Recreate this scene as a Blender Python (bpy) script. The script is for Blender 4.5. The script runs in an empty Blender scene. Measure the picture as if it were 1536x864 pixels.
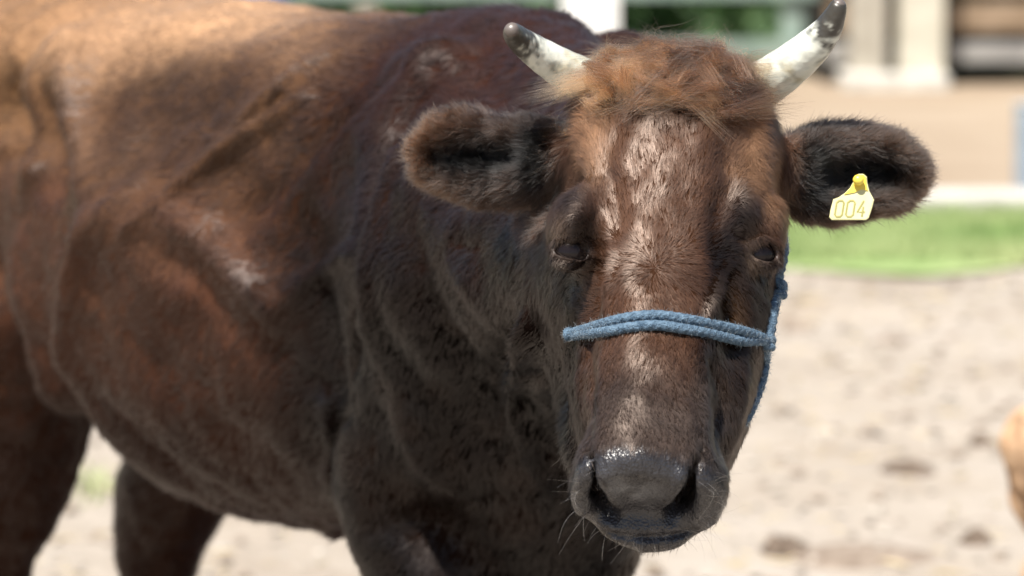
import bpy, math, random, sys
import numpy as np
from mathutils import Vector, Matrix

FUR = True
rng = np.random.default_rng(7)
random.seed(7)
scene = bpy.context.scene
R = math.radians

# ------------------------------------------------------------------ camera, sky, sun
PITCH = math.atan(732 / 5760)
CAMZ = 1.45
cam_d = bpy.data.cameras.new("camera")
cam = bpy.data.objects.new("camera", cam_d)
scene.collection.objects.link(cam)
cam.location = (0, 0, CAMZ)
cam.rotation_euler = (math.pi / 2 - PITCH, 0, 0)
cam_d.lens = 135
cam_d.sensor_width = 36
cam_d.clip_end = 2000
cam_d.dof.use_dof = True
cam_d.dof.focus_distance = 3.62
cam_d.dof.aperture_fstop = 5.0
scene.camera = cam

SUN = Vector((-0.24, -0.42, 0.88)).normalized()      # direction towards the sun
w = bpy.data.worlds.new("World")
scene.world = w
w.use_nodes = True
nt = w.node_tree
bg = nt.nodes["Background"]
sky = nt.nodes.new("ShaderNodeTexSky")
sky.sky_type = 'NISHITA'
sky.sun_disc = False
sky.sun_elevation = math.asin(SUN.z)
sky.sun_rotation = math.atan2(SUN.x, SUN.y)
nt.links.new(sky.outputs[0], bg.inputs[0])
bg.inputs[1].default_value = 0.06
sd = bpy.data.lights.new("sun", 'SUN')
sd.energy = 5.0
sd.angle = R(0.6)
sd.color = (1.0, 0.95, 0.87)
so = bpy.data.objects.new("sun", sd)
scene.collection.objects.link(so)
so.rotation_euler = SUN.to_track_quat('Z', 'Y').to_euler()
scene.view_settings.view_transform = 'Standard'
scene.view_settings.look = 'None'
scene.view_settings.exposure = 1.0
scene.view_settings.gamma = 1.0
scene.cycles.use_denoising = True
scene.cycles.max_bounces = 6
scene.cycles.transparent_max_bounces = 8
scene.cycles_curves.shape = 'RIBBONS'

# ------------------------------------------------------------------ helpers
cp, sp = math.cos(PITCH), math.sin(PITCH)
F = 5760.0

def P(px, py, D):
    """a point D metres from the camera, in the camera-aligned frame (X right, U up, D away)"""
    return np.array([(px - 768) / F * D, (432 - py) / F * D, D])

def W2C(p):
    p = np.asarray(p, float)
    x, y, z = p[..., 0], p[..., 1], p[..., 2] - CAMZ
    return np.stack([x, y * sp + z * cp, y * cp - z * sp], -1)

def C2W(p):
    p = np.asarray(p, float)
    X, U, D = p[..., 0], p[..., 1], p[..., 2]
    return np.stack([X, D * cp + U * sp, CAMZ + U * cp - D * sp], -1)

def unit(v):
    v = np.asarray(v, float)
    return v / np.maximum(np.linalg.norm(v, axis=-1, keepdims=True), 1e-9)

def mesh_obj(name, verts, faces, mat=None, parent=None, smooth=True, **props):
    me = bpy.data.meshes.new(name)
    me.from_pydata([tuple(v) for v in np.asarray(verts, float).tolist()], [], [tuple(f) for f in (faces.tolist() if hasattr(faces, 'tolist') else faces)])
    if smooth:
        me.polygons.foreach_set("use_smooth", [True] * len(me.polygons))
    me.update()
    o = bpy.data.objects.new(name, me)
    scene.collection.objects.link(o)
    if mat: me.materials.append(mat)
    if parent: o.parent = parent
    for k, v in props.items(): o[k] = v
    return o

def empty(name, loc, label=None, category=None, group=None):
    o = bpy.data.objects.new(name, None)
    scene.collection.objects.link(o)
    o.location = loc
    bpy.context.view_layer.update()
    if label: o["label"] = label
    if category: o["category"] = category
    if group: o["group"] = group
    return o

def vnoise(p, scale=1.0, seed=0):
    """smooth value noise in -1..1 at points p (n,3)"""
    q = p * scale + seed * 17.31
    i = np.floor(q).astype(np.int64)
    f = q - i
    f = f * f * (3 - 2 * f)
    out = 0
    for dx in (0, 1):
        for dy in (0, 1):
            for dz in (0, 1):
                h = ((i[..., 0] + dx) * 73856093) ^ ((i[..., 1] + dy) * 19349663) ^ ((i[..., 2] + dz) * 83492791) ^ (seed * 2654435)
                h = (h ^ (h >> 13)) * 1274126177
                h = (h ^ (h >> 16)) & 0xffff
                wgt = (f[..., 0] if dx else 1 - f[..., 0]) * (f[..., 1] if dy else 1 - f[..., 1]) * (f[..., 2] if dz else 1 - f[..., 2])
                out = out + wgt * (h / 32767.5 - 1)
    return out

def fbm(p, scale, seed=0, n=3):
    a, s, r = 1.0, 0.0, 0.0
    for k in range(n):
        r = r + a * vnoise(p, scale * 2 ** k, seed + k * 3)
        s += a
        a *= .5
    return r / s

def sstep(a, b, x):
    t = np.clip((x - a) / (b - a), 0, 1)
    return t * t * (3 - 2 * t)

def spline(pts, n):
    """Catmull-Rom through rows of pts"""
    pts = np.asarray(pts, float)
    m = len(pts)
    if m == 2:
        t = np.linspace(0, 1, n)[:, None]
        return pts[0] * (1 - t) + pts[1] * t
    ext = np.vstack([2 * pts[0] - pts[1], pts, 2 * pts[-1] - pts[-2]])
    t = np.linspace(0, m - 1, n)
    i = np.minimum(t.astype(int), m - 2)
    f = (t - i)[:, None]
    p0, p1, p2, p3 = ext[i], ext[i + 1], ext[i + 2], ext[i + 3]
    return .5 * ((2 * p1) + (-p0 + p2) * f + (2 * p0 - 5 * p1 + 4 * p2 - p3) * f ** 2 + (-p0 + 3 * p1 - 3 * p2 + p3) * f ** 3)

# ------------------------------------------------------------------ implicit modelling
BAND = 0.06
class Field:
    def __init__(self, xs, ys, zs):
        self.ax = [np.asarray(a, np.float32) for a in (xs, ys, zs)]
        self.d = np.full([len(a) for a in self.ax], 1.0, np.float32)
    def _win(self, lo, hi):
        return tuple(slice(max(0, np.searchsorted(a, l) - 1), min(len(a), np.searchsorted(a, h) + 1)) for a, l, h in zip(self.ax, lo, hi))
    def apply(self, fn, lo, hi, k=0.01, op='u'):
        m = BAND * .5 + k
        s = self._win(np.asarray(lo) - m, np.asarray(hi) + m)
        x, y, z = (a[q] for a, q in zip(self.ax, s))
        if min(len(x), len(y), len(z)) == 0: return
        X = np.stack(np.meshgrid(x, y, z, indexing='ij'), -1)
        b = fn(X).astype(np.float32)
        a = self.d[s]
        if op == 'u':
            h = np.clip(.5 + .5 * (b - a) / k, 0, 1)
            self.d[s] = b + (a - b) * h - k * h * (1 - h)
        elif op == 's':
            h = np.clip(.5 - .5 * (a + b) / k, 0, 1)
            self.d[s] = a + (-b - a) * h + k * h * (1 - h)
    # primitives
    def ell(self, c, r, rot=None, k=0.01, op='u'):
        c = np.asarray(c, float); r = np.asarray(r, float)
        M = np.eye(3) if rot is None else np.asarray(rot, float)      # rows: local axes
        ext = np.abs(M.T) @ r if rot is not None else r
        def fn(X):
            q = (X - c) @ M.T
            k0 = np.sqrt(((q / r) ** 2).sum(-1)); k1 = np.sqrt(((q / r ** 2) ** 2).sum(-1))
            return k0 * (k0 - 1) / np.maximum(k1, 1e-5)
        self.apply(fn, c - ext, c + ext, k, op)
    def tube(self, pts, n=None, k=0.01, op='u', flat=None):
        """round chain; rows x,y,z,r.  flat=(axis, factor) squashes it along an axis"""
        pts = np.asarray(pts, float)
        q = spline(pts, n) if n else pts
        c, r = q[:, :3], q[:, 3]
        def fn(X):
            best = None
            for i in range(len(c) - 1):
                a, b = c[i], c[i + 1]
                ab = b - a
                pa = X - a
                t = np.clip((pa @ ab) / max(ab @ ab, 1e-12), 0, 1)
                v = pa - t[..., None] * ab
                if flat is not None:
                    ax, fac = flat
                    v = v + (v @ ax)[..., None] * ax * (fac - 1)
                dd = np.sqrt((v ** 2).sum(-1)) - (r[i] + (r[i + 1] - r[i]) * t)
                best = dd if best is None else np.minimum(best, dd)
            return best
        self.apply(fn, (c - r[:, None]).min(0), (c + r[:, None]).max(0), k, op)
    def loft(self, O, u, v, w, st, n=2.2, k=0.01, op='u'):
        """superelliptic sections along v. st rows: v, uc, wc, a, b"""
        O = np.asarray(O, float)
        st = np.asarray(st, float)
        fine = spline(st, 60)
        vs = fine[:, 0]
        M = np.stack([u, v, w])
        corners = []
        for r in fine:
            for su in (-1, 1):
                for sw in (-1, 1):
                    corners.append(O + (r[1] + su * r[3]) * u + r[0] * v + (r[2] + sw * r[4]) * w)
        corners = np.array(corners)
        def fn(X):
            q = (X - O) @ M.T
            V = np.clip(q[..., 1], vs[0], vs[-1])
            uc, wc, a, b = (np.interp(V, vs, fine[:, j]) for j in (1, 2, 3, 4))
            du, dw = np.abs(q[..., 0] - uc) / a, np.abs(q[..., 2] - wc) / b
            rad = (du ** n + dw ** n) ** (1 / n)
            # gradient-corrected distance
            mid = np.minimum(a, b)
            L = np.sqrt((q[..., 0] - uc) ** 2 + (q[..., 2] - wc) ** 2)
            d = np.where(rad > 1e-3, L * (1 - 1 / np.maximum(rad, 1e-3)), -mid)
            over = q[..., 1] - V
            return np.where(over != 0, np.sqrt(np.maximum(d, 0) ** 2 + over ** 2) + np.minimum(d, 0) * 0, d)
        self.apply(fn, corners.min(0), corners.max(0), k, op)
    def mesh(self):
        d = self.d
        xs, ys, zs = self.ax
        neg = d < 0
        nx, ny, nz = d.shape
        c = np.zeros((nx - 1, ny - 1, nz - 1), np.int8)
        for i in (0, 1):
            for j in (0, 1):
                for l in (0, 1):
                    c += neg[i:nx - 1 + i, j:ny - 1 + j, l:nz - 1 + l]
        act = (c > 0) & (c < 8)
        ci = np.argwhere(act)
        idx = np.full(act.shape, -1, np.int32)
        idx[tuple(ci.T)] = np.arange(len(ci))
        acc = np.zeros((len(ci), 3)); cnt = np.zeros(len(ci))
        g = [xs.astype(float), ys.astype(float), zs.astype(float)]
        offs = [(i, j, l) for i in (0, 1) for j in (0, 1) for l in (0, 1)]
        for A in offs:
            for ax in range(3):
                if A[ax] == 1: continue
                B = list(A); B[ax] = 1
                ia = ci + A; ib = ci + B
                da = d[tuple(ia.T)].astype(float); db = d[tuple(ib.T)].astype(float)
                m = (da < 0) != (db < 0)
                t = np.where(m, da / np.where(da == db, 1, da - db), 0)
                pa = np.stack([g[q][ia[:, q]] for q in range(3)], 1)
                pb = np.stack([g[q][ib[:, q]] for q in range(3)], 1)
                acc[m] += (pa + (pb - pa) * t[:, None])[m]; cnt[m] += 1
        v = acc / cnt[:, None]
        faces = []
        for ax in range(3):
            o1, o2 = [(1, 2), (2, 0), (0, 1)][ax]
            sl0 = [slice(1, -1)] * 3; sl0[ax] = slice(0, -1)
            sl1 = [slice(1, -1)] * 3; sl1[ax] = slice(1, None)
            a = neg[tuple(sl0)]; b = neg[tuple(sl1)]
            e = np.argwhere(a != b)
            flip = a[tuple(e.T)]
            base = e.copy()
            base[:, o1] += 1; base[:, o2] += 1
            def cell(d1, d2):
                q = base.copy(); q[:, o1] -= d1; q[:, o2] -= d2
                return idx[tuple(q.T)]
            f = np.stack([cell(1, 1), cell(0, 1), cell(0, 0), cell(1, 0)], 1)
            f[~flip] = f[~flip][:, ::-1]
            faces.append(f)
        faces = np.vstack(faces)
        faces = faces[(faces >= 0).all(1)]
        return v, faces

def relax(v, faces, it=2, lam=.5, weight=None):
    e = np.vstack([faces[:, [0, 1]], faces[:, [1, 2]], faces[:, [2, 3]], faces[:, [3, 0]]])
    n = len(v)
    deg = np.bincount(e[:, 0], minlength=n) + np.bincount(e[:, 1], minlength=n)
    for _ in range(it):
        s = np.stack([np.bincount(e[:, 0], v[e[:, 1], k], n) + np.bincount(e[:, 1], v[e[:, 0], k], n) for k in range(3)], 1)
        tgt = s / np.maximum(deg, 1)[:, None]
        v = v + (tgt - v) * lam * (1 if weight is None else weight[:, None])
    return v

def vertex_normals(v, faces):
    fn = np.cross(v[faces[:, 2]] - v[faces[:, 0]], v[faces[:, 3]] - v[faces[:, 1]])
    N = np.zeros_like(v)
    for j in range(4):
        for k in range(3):
            N[:, k] += np.bincount(faces[:, j], fn[:, k], len(v))
    return unit(N)

# ------------------------------------------------------------------ the cow's form
th = R(54)
A_ = np.array([math.cos(th), -math.sin(th), 0.0])       # tail -> chest
N_ = np.array([-math.sin(th), -math.cos(th), 0.0])      # towards the near flank
W0 = np.array([0.0, 4.5, 0.0])
def Bw(s, t, z): return W0 - A_ * s + N_ * t + np.array([0, 0, z])
def B(s, t, z): return W2C(Bw(s, t, z))
def dirC(d):
    return np.array([d[0], d[1] * sp + d[2] * cp, d[1] * cp - d[2] * sp])
bu, bv, bw = dirC(N_), dirC(-A_), dirC(np.array([0, 0, 1.0]))
BODY = np.stack([bv, bu, bw])                            # local axes: along, across, up

# head frame: u across the face, v down the face, w out of the face
HO = P(1008, 95, 3.70)
hv = unit(P(957, 740, 3.44) - HO)
hu = np.array([math.cos(R(9)), 0, math.sin(R(9))])
hu = unit(hu - hv * (hu @ hv))
hw = np.cross(hu, hv)
HEAD = np.stack([hu, hv, hw])
def H(u, v, w): return HO + hu * u + hv * v + hw * w
def ray(px, py): return np.array([(px - 768) / F, (432 - py) / F, 1.0])
def HW(px, py, w):
    """the point seen at (px,py) that lies w out of the face plane"""
    r = ray(px, py)
    return r * ((HO @ hw + w) / (r @ hw))
def HV(px, py, v):
    r = ray(px, py)
    return r * ((HO @ hv + v) / (r @ hv))
def face_loft(tab):
    st = []
    for py, L, Rr, wf, wb in tab:
        wc = (wf + wb) / 2
        c = HW((L + Rr) / 2, py, wc)
        q = HEAD @ (c - HO)
        st.append([q[1], q[0], wc, (Rr - L) / 2 * c[2] / F, (wf - wb) / 2])
    return st

def body_field(fd):
    # trunk
    st = np.array([
        # s, centre across, centre height, half width, half height
        [-.28, .06, .79, .06, .15], [-.21, .05, .82, .11, .23], [-.12, .03, .855, .155, .295], [.0, 0, .875, .195, .315],
        [.2, 0, .873, .245, .315], [.4, 0, .862, .275, .325], [.58, 0, .865, .275, .325], [.72, 0, .915, .25, .275],
        [.88, 0, .965, .225, .22], [1.05, 0, .99, .20, .20], [1.2, 0, .98, .15, .16]])
    fd.loft(W2C(np.array([0, 4.5, 0.0])), bu, bv, bw, st, n=2.25, k=.03)
    for sd_ in (1, -1):
        fd.ell(B(.75, .185 * sd_, 1.075), (.05, .04, .05), BODY, k=.05)                 # hook bone
        fd.ell(B(1.0, .09 * sd_, 1.0), (.26, .12, .17), BODY, k=.06)
        fd.ell(B(1.02, .14 * sd_, .82), (.17, .095, .25), BODY, k=.06)                  # thigh
        sh = 0 if sd_ > 0 else .03
        leg = ([(.93, .74, .115), (.955, .60, .098), (.985, .50, .082), (1.03, .40, .055), (1.03, .26, .034), (.99, .12, .036), (.96, .05, .036)] if sd_ > 0 else
               [(.91, .74, .112), (.935, .60, .090), (1.0, .50, .086), (1.06, .40, .070), (1.07, .26, .038), (1.03, .12, .036), (1.0, .05, .036)])
        fd.tube(np.array([[*B(a_, .145 * sd_, z_), r_] for a_, z_, r_ in leg]), 18, k=.04)
        # fore leg
        fd.ell(B(-.04, .135 * sd_, .98), (.13, .075, .20), BODY, k=.05)
        if sd_ > 0: fd.ell(B(-.17, .145 * sd_, .80), (.10, .075, .11), BODY, k=.06)
        fs = 0 if sd_ > 0 else .14
        fd.tube(np.array([[*B(-.08 + fs, .15 * sd_, .80), .105 - fs * .2], [*B(-.03 + fs, .145 * sd_, .66), .10 - fs * .2], [*B(-.06 + fs, .135 * sd_, .52), .072], [*B(-.08 + fs * .8, .135 * sd_, .37), .046],
                          [*B(-.07, .135 * sd_, .22), .03], [*B(-.08, .135 * sd_, .11), .034], [*B(-.1, .135 * sd_, .05), .034]]), 20, k=.04)
    fd.ell(B(.62, .275, 1.06), (.085, .045, .085), BODY, k=.06, op='s')                 # hollow of the flank
    fd.ell(B(.92, .235, 1.06), (.09, .03, .07), BODY, k=.05, op='s')
    fd.tube(np.array([[*B(.74, .20, .82), .06], [*B(.72, .19, .70), .045]]), k=.06)      # flank fold
    # neck
    m1 = W2C(np.array([.085, 4.12, .955])); m0 = W2C(np.array([.03, 4.32, .93]))
    fd.tube(np.array([[*B(-.02, 0, .93), .22], [*m0, .215], [*m1, .165], [*H(0.01, .15, -.16), .10]]), 10, k=.05)
    fd.tube(np.array([[*B(.12, 0, 1.10), .07], [*B(-.03, 0, 1.13), .075], [*W2C(np.array([.06, 4.3, 1.135])), .06], [*H(0, .05, -.12), .055]]), 10, k=.05)
    fd.ell(B(-.12, .04, .62), (.13, .09, .13), BODY, k=.06)                                # brisket
    fd.tube(np.array([[*H(.0, .30, -.22), .05], [*W2C(np.array([.10, 4.02, .83])), .05], [*B(-.24, .03, .70), .07]]), 10, k=.05)   # dewlap

def head_field(fd):
    fd.loft(HO, hu, hv, hw, face_loft([
        (185, 915, 1120, -.04, -.12), (210, 874, 1160, -.014, -.18), (260, 856, 1160, -.004, -.21), (340, 848, 1155, -.008, -.235),
        (420, 842, 1158, -.018, -.25), (500, 842, 1154, -.022, -.25), (580, 854, 1133, -.028, -.235), (650, 868, 1110, -.035, -.20),
        (700, 882, 1086, -.05, -.165), (738, 888, 1075, -.05, -.13)]), n=2.3, k=.02)
    fd.loft(HO, hu, hv, hw, face_loft([
        (140, 925, 1105, -.016, -.09), (165, 890, 1140, -.004, -.10), (210, 884, 1146, .002, -.10), (300, 888, 1122, .004, -.09), (400, 900, 1085, 0.0, -.08),
        (480, 908, 1064, -.004, -.08), (560, 904, 1056, -.004, -.08), (640, 893, 1060, -.003, -.08), (700, 885, 1066, -.002, -.09)]), n=2.3, k=.035)
    # muzzle
    fd.loft(HO, hu, hv, hw, face_loft([
        (640, 905, 1055, -.006, -.10), (690, 874, 1076, -.002, -.115), (725, 859, 1085, .001, -.120), (745, 857, 1086, -.002, -.118),
        (757, 866, 1078, -.009, -.112)]), n=2.9, k=.02)
    fd.ell(HW(967, 786, -.098), (.045, .026, .022), HEAD, k=.012)                          # lower lip
    fd.tube(np.array([[*HW(912, 150, -.045), .024], [*HW(1008, 143, -.045), .026], [*HW(1108, 150, -.045), .024]]), 8, k=.03)      # poll
    # orbits
    for px, s_ in ((1136, 1), (862, -1)):
        fd.ell(HW(px, 345, -.052), (.026, .040, .032), HEAD, k=.02)

def hit(fd, px, py, D0=3.3, D1=6.2, step=.003):
    r = ray(px, py)
    t = np.arange(D0, D1, step)
    q = t[:, None] * r
    ii = [np.clip(np.searchsorted(a, q[:, k]) - 1, 0, len(a) - 2) for k, a in enumerate(fd.ax)]
    inside = np.ones(len(t), bool)
    for k, a in enumerate(fd.ax): inside &= (q[:, k] > a[0]) & (q[:, k] < a[-1])
    fr = [np.clip((q[:, k] - a[i]) / (a[i + 1] - a[i]), 0, 1) for k, (a, i) in enumerate(zip(fd.ax, ii))]
    val = 0
    for dx in (0, 1):
        for dy in (0, 1):
            for dz in (0, 1):
                val = val + (fr[0] if dx else 1 - fr[0]) * (fr[1] if dy else 1 - fr[1]) * (fr[2] if dz else 1 - fr[2]) * fd.d[ii[0] + dx, ii[1] + dy, ii[2] + dz]
    m = np.nonzero((val < 0) & inside)[0]
    return t[m[0]] if len(m) else None

def axis_grid(segs):
    out = [segs[0][0]]
    for a, b, h in segs:
        n = max(1, int(round((b - a) / h)))
        out += list(np.linspace(a, b, n + 1)[1:])
    return np.array(out)

import time
T0 = time.time()
fd = Field(axis_grid([(-1.0, -.13, .010), (-.13, .43, .003), (.43, .45, .01)]),
           axis_grid([(-.87, -.27, .010), (-.27, .25, .003), (.25, .47, .010)]),
           axis_grid([(3.36, 3.90, .003), (3.90, 6.05, .010)]))
body_field(fd)
head_field(fd)

def SP(px, py, off=0.0, D0=3.3, D1=6.2):
    """point on the cow's surface seen at (px,py), off metres nearer the camera"""
    D = hit(fd, px, py, D0, D1)
    if D is None: D = 4.2
    return P(px, py, D - off)

# ears: furry cups
def ear(root, c, tip, r, open_dir, cav, tipdir):
    ax = unit(tip - root)
    op = unit(open_dir - ax * (open_dir @ ax))
    cr = np.cross(ax, op)
    M = np.stack([ax, cr, op])
    fd.ell(c, r, M, k=.012)
    fd.tube(np.array([[*root, .030], [*(root * .45 + c * .55), .033]]), k=.02)
    for (a, q_, o, rr) in cav:
        fd.ell(c + ax * a + cr * q_ + op * o, rr, M, k=.012, op='s')
    return M
fd.ell(P(700, 208, 3.825), (.036, .022, .018), k=.015)
fd.ell(P(1296, 230, 3.795), (.036, .020, .018), k=.015)
fd.ell(P(1232, 296, 3.79), (.032, .018, .018), k=.02)
fd.ell(P(750, 278, 3.82), (.038, .016, .018), k=.02)
EL = ear(P(858, 235, 3.80), P(730, 238, 3.82), P(618, 228, 3.84), (.073, .034, .028), np.array([-.1, .0, -1.0]),
         [(.006, -.002, .026, (.054, .022, .032)), (.030, 0, .03, (.034, .017, .030))], None)
ER = ear(P(1168, 250, 3.78), P(1284, 260, 3.79), P(1384, 252, 3.80), (.069, .040, .029), np.array([.15, .0, -1.0]),
         [(-.002, -.002, .026, (.050, .026, .032)), (.026, -.004, .028, (.028, .018, .032))], None)

# nostrils: comma-shaped, carved into the muzzle
fd.ell(HW(964, 724, -.038) - hv * .006, (.034, .013, .028), HEAD, k=.012)     # the fleshy pad between them
v_end = (HEAD @ (HW(966, 757, -.055) - HO))[1]
for pts in ([(894, 702, .0022), (894, 718, .0038), (898, 738, .0072), (906, 757, .0112), (915, 770, .0092)],
            [(1037, 704, .0022), (1036, 720, .0040), (1030, 740, .0078), (1019, 758, .0114), (1007, 771, .0090)]):
    for dv in (.004, -.006, -.016, -.028):
        q = []
        for px, py, r_ in pts:
            p_ = SP(px, py, 0, 3.3, 3.7) if dv == .004 else None
            q.append(p_)
        if dv == .004: base = q
        q = [[*(b_ + hv * dv + hu * (-1 if pts[0][0] < 960 else 1) * max(-dv, 0) * .25), r_ * (1 + min(dv, 0) * 6)] for b_, (px, py, r_) in zip(base, pts)]
        fd.tube(np.array(q), 10, k=.006, op='s')
# eye sockets and lids
EYE = {}
for px, py, sgn in ((1142, 384, 1), (851, 379, -1)):
    c = HW(px, py, -.050) - hu * sgn * .003
    EYE[sgn] = c
    fd.ell(c + hw * .006 + hu * sgn * .004, (.0180, .0165, .0185), HEAD, k=.006, op='s')
    L = lambda tab: np.array([[*(c + hu * sgn * a + hv * b + hw * w_), r_] for a, b, w_, r_ in tab])
    fd.tube(L(((-.020, .004, .010, .0035), (-.013, -.0060, .0165, .0048), (-.003, -.0092, .0200, .0058), (.009, -.0088, .0180, .0054), (.019, .0, .008, .004))), 12, k=.007)
    fd.tube(L(((-.021, .006, .009, .003), (-.012, .0150, .0115, .0042), (.0, .0175, .0125, .0045), (.013, .014, .010, .0040), (.018, .006, .006, .003))), 12, k=.007)
# mouth line under the muzzle pad
q = np.array([[*SP(px, py, -.0005), .0032] for px, py in ((912, 799), (932, 804), (968, 806), (1012, 803), (1040, 794))])
fd.tube(q, 12, k=.004, op='s')

# ------------------------------------------------------------------ mesh, then bones, folds and muscles raised on it
bumps = []
def bump(pts, sigma, amp, D0=3.3, n=14):
    q = spline(np.array([SP(px, py, 0, D0) for px, py in pts]), n)
    e = np.sin(np.linspace(.12, 1, n) * math.pi * .93) ** .6
    bumps.append((q, e, sigma, amp))
# face
bump([(893, 150), (882, 205), (889, 262), (897, 315)], .012, .005)
bump([(1133, 160), (1130, 210), (1134, 255), (1115, 290)], .013, .005)
bump([(926, 210), (912, 250), (923, 300), (926, 350), (914, 410)], .010, -.006)
bump([(1086, 230), (1092, 275), (1070, 335), (1068, 420)], .011, -.006)
bump([(972, 220), (958, 265), (963, 300)], .011, -.002)
bump([(1040, 190), (1050, 235), (1042, 285)], .014, .003)
bump([(985, 330), (1010, 350), (1000, 380)], .014, -.002)
bump([(950, 520), (990, 540), (960, 570)], .012, .0015)

bump([(884, 300), (874, 325), (864, 342)], .012, .008)
bump([(1105, 290), (1118, 315), (1130, 335)], .013, .009)
bump([(898, 385), (893, 430), (888, 480), (884, 520)], .014, -.014)
bump([(1090, 390), (1098, 430), (1100, 480), (1096, 520)], .016, -.013)
bump([(1095, 398), (1072, 430), (1060, 462), (1058, 495)], .005, .006)
bump([(912, 330), (922, 385), (916, 440), (910, 490)], .007, .005)
bump([(888, 540), (890, 600), (886, 655)], .009, -.006)
bump([(1066, 545), (1080, 610), (1078, 680)], .010, -.007)
bump([(870, 530), (872, 590), (878, 640)], .008, .004)
bump([(1112, 550), (1108, 610), (1092, 670)], .012, .005)
bump([(1050, 520), (1052, 580), (1056, 640)], .008, .004)
bump([(905, 520), (905, 580), (900, 640)], .008, .004)
bump([(900, 690), (965, 684), (1030, 692)], .009, .003)
bump([(880, 700), (869, 735), (874, 762), (880, 780)], .007, .004)
bump([(1048, 702), (1058, 740), (1048, 772), (1032, 788)], .007, .004)
bump([(908, 712), (918, 735), (932, 757)], .0065, .0065)
bump([(1022, 714), (1010, 734), (994, 754)], .0065, .0070)
bump([(962, 716), (962, 745)], .007, -.0025)
bump([(915, 814), (965, 819), (1015, 812)], .006, .003)
bump([(908, 797), (932, 803), (968, 805), (1010, 802), (1042, 791)], .0030, -.0045)
bump([(1095, 350), (1105, 360), (1118, 352)], .004, -.003)
bump([(1120, 358), (1138, 347), (1160, 352)], .004, -.0035)
bump([(868, 350), (852, 346), (838, 352)], .004, -.003)
# flank, ribs, shoulder
bump([(100, 60), (122, 130), (134, 210), (140, 280)], .030, 0.0351, 4)
bump([(55, 120), (70, 180), (92, 250)], .032, -.016, 4)
bump([(190, 120), (215, 170), (235, 240)], .055, -0.0297, 4)
bump([(290, 120), (310, 165), (300, 200)], .05, -0.0189, 4)
bump([(5, 160), (20, 200), (0, 240)], .04, -0.0473, 4)
bump([(40, 260), (70, 240)], .02, 0.0162, 4)
bump([(500, 90), (400, 165), (300, 255), (215, 345)], .014, 0.0189, 4)
bump([(470, 150), (370, 208), (275, 275)], .011, 0.0149, 4)
bump([(430, 155), (345, 215), (260, 290)], .010, -0.0135, 4)
bump([(585, 110), (500, 200), (430, 280), (350, 340)], .022, -0.0162, 4)
bump([(560, 150), (480, 250), (400, 340)], .028, 0.0135, 4)
bump([(215, 290), (150, 350), (115, 440), (105, 540)], .028, 0.0243, 4)
bump([(270, 320), (340, 365), (400, 430), (420, 480)], .018, 0.0189, 4)
bump([(230, 370), (300, 410), (350, 480)], .024, -0.0135, 4)
bump([(160, 330), (290, 385), (440, 450)], .055, .022, 4)
bump([(640, 200), (660, 300), (650, 400)], .05, .016, 3.9)
bump([(590, 430), (640, 480), (650, 540)], .04, .014, 3.9)
bump([(330, 560), (400, 600), (450, 650)], .05, .012, 4)
bump([(540, 370), (480, 410), (430, 455)], .012, 0.0135, 4)
bump([(545, 430), (530, 520), (522, 610), (510, 690)], .016, -0.0297, 4)
bump([(650, 110), (600, 180), (570, 270), (550, 360)], .026, -0.0216, 4)
bump([(600, 240), (570, 330), (560, 430), (565, 520)], .022, 0.0189, 4)
bump([(600, 580), (650, 670), (710, 740)], .035, 0.0270, 4)
bump([(600, 760), (650, 790), (700, 800)], .035, -0.0243, 4)
bump([(650, 480), (690, 560), (730, 660)], .040, -0.0405, 4)
bump([(815, 440), (800, 510), (762, 595)], .011, 0.0243, 3.8)
bump([(770, 470), (750, 530), (735, 590)], .020, -0.0162, 3.8)
bump([(762, 605), (795, 645), (822, 700), (832, 740)], .011, 0.0243, 3.8)
bump([(810, 560), (830, 610), (845, 660)], .014, -0.0189, 3.8)
bump([(690, 240), (700, 350), (725, 440)], .032, 0.0189, 3.8)
bump([(150, 600), (230, 680), (300, 740)], .03, -0.0135, 4)
bump([(640, 330), (640, 420), (640, 500)], .03, -0.0135, 3.8)
bump([(500, 600), (505, 700), (505, 790)], .012, 0.0162, 4)

cv, cf = fd.mesh()
cf = cf[:, ::-1]                        # the camera-aligned frame is left-handed
cv = relax(cv, cf, 2, .4)
cn = vertex_normals(cv, cf) * -1.0
def displace(v, n):
    disp = np.zeros(len(v))
    for q, e, sg, am in bumps:
        lo, hi = q.min(0) - 3 * sg, q.max(0) + 3 * sg
        m = np.nonzero(((v > lo) & (v < hi)).all(1))[0]
        if not len(m): continue
        X = v[m]
        best = np.full(len(m), 9.0); ev = np.zeros(len(m))
        for i in range(len(q) - 1):
            ab = q[i + 1] - q[i]
            t = np.clip(((X - q[i]) @ ab) / (ab @ ab), 0, 1)
            dd = np.linalg.norm(X - q[i] - t[:, None] * ab, axis=1)
            b_ = dd < best
            best[b_] = dd[b_]; ev[b_] = (e[i] * (1 - t) + e[i + 1] * t)[b_]
        disp[m] += am * ev * np.exp(-(best / sg) ** 2)
    return disp
nearhead = sstep(3.98, 3.85, cv[:, 2])
disp = displace(cv, cn)
lump = fbm(cv, 9, 3, 3) * .012 + fbm(cv, 20, 5, 2) * .0045
disp += lump * (1 - nearhead) + (fbm(cv, 28, 9, 2) * .0022 + fbm(cv, 70, 19, 2) * .0008) * nearhead
cv = cv + cn * disp[:, None]
cv = relax(cv, cf, 1, .3)
cn = vertex_normals(cv, cf) * -1.0
print("cow mesh", len(cv), len(cf), round(time.time() - T0, 1))

# ------------------------------------------------------------------ materials
def mat(name):
    m = bpy.data.materials.new(name)
    m.use_nodes = True
    return m, m.node_tree, m.node_tree.nodes["Principled BSDF"]

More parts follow.
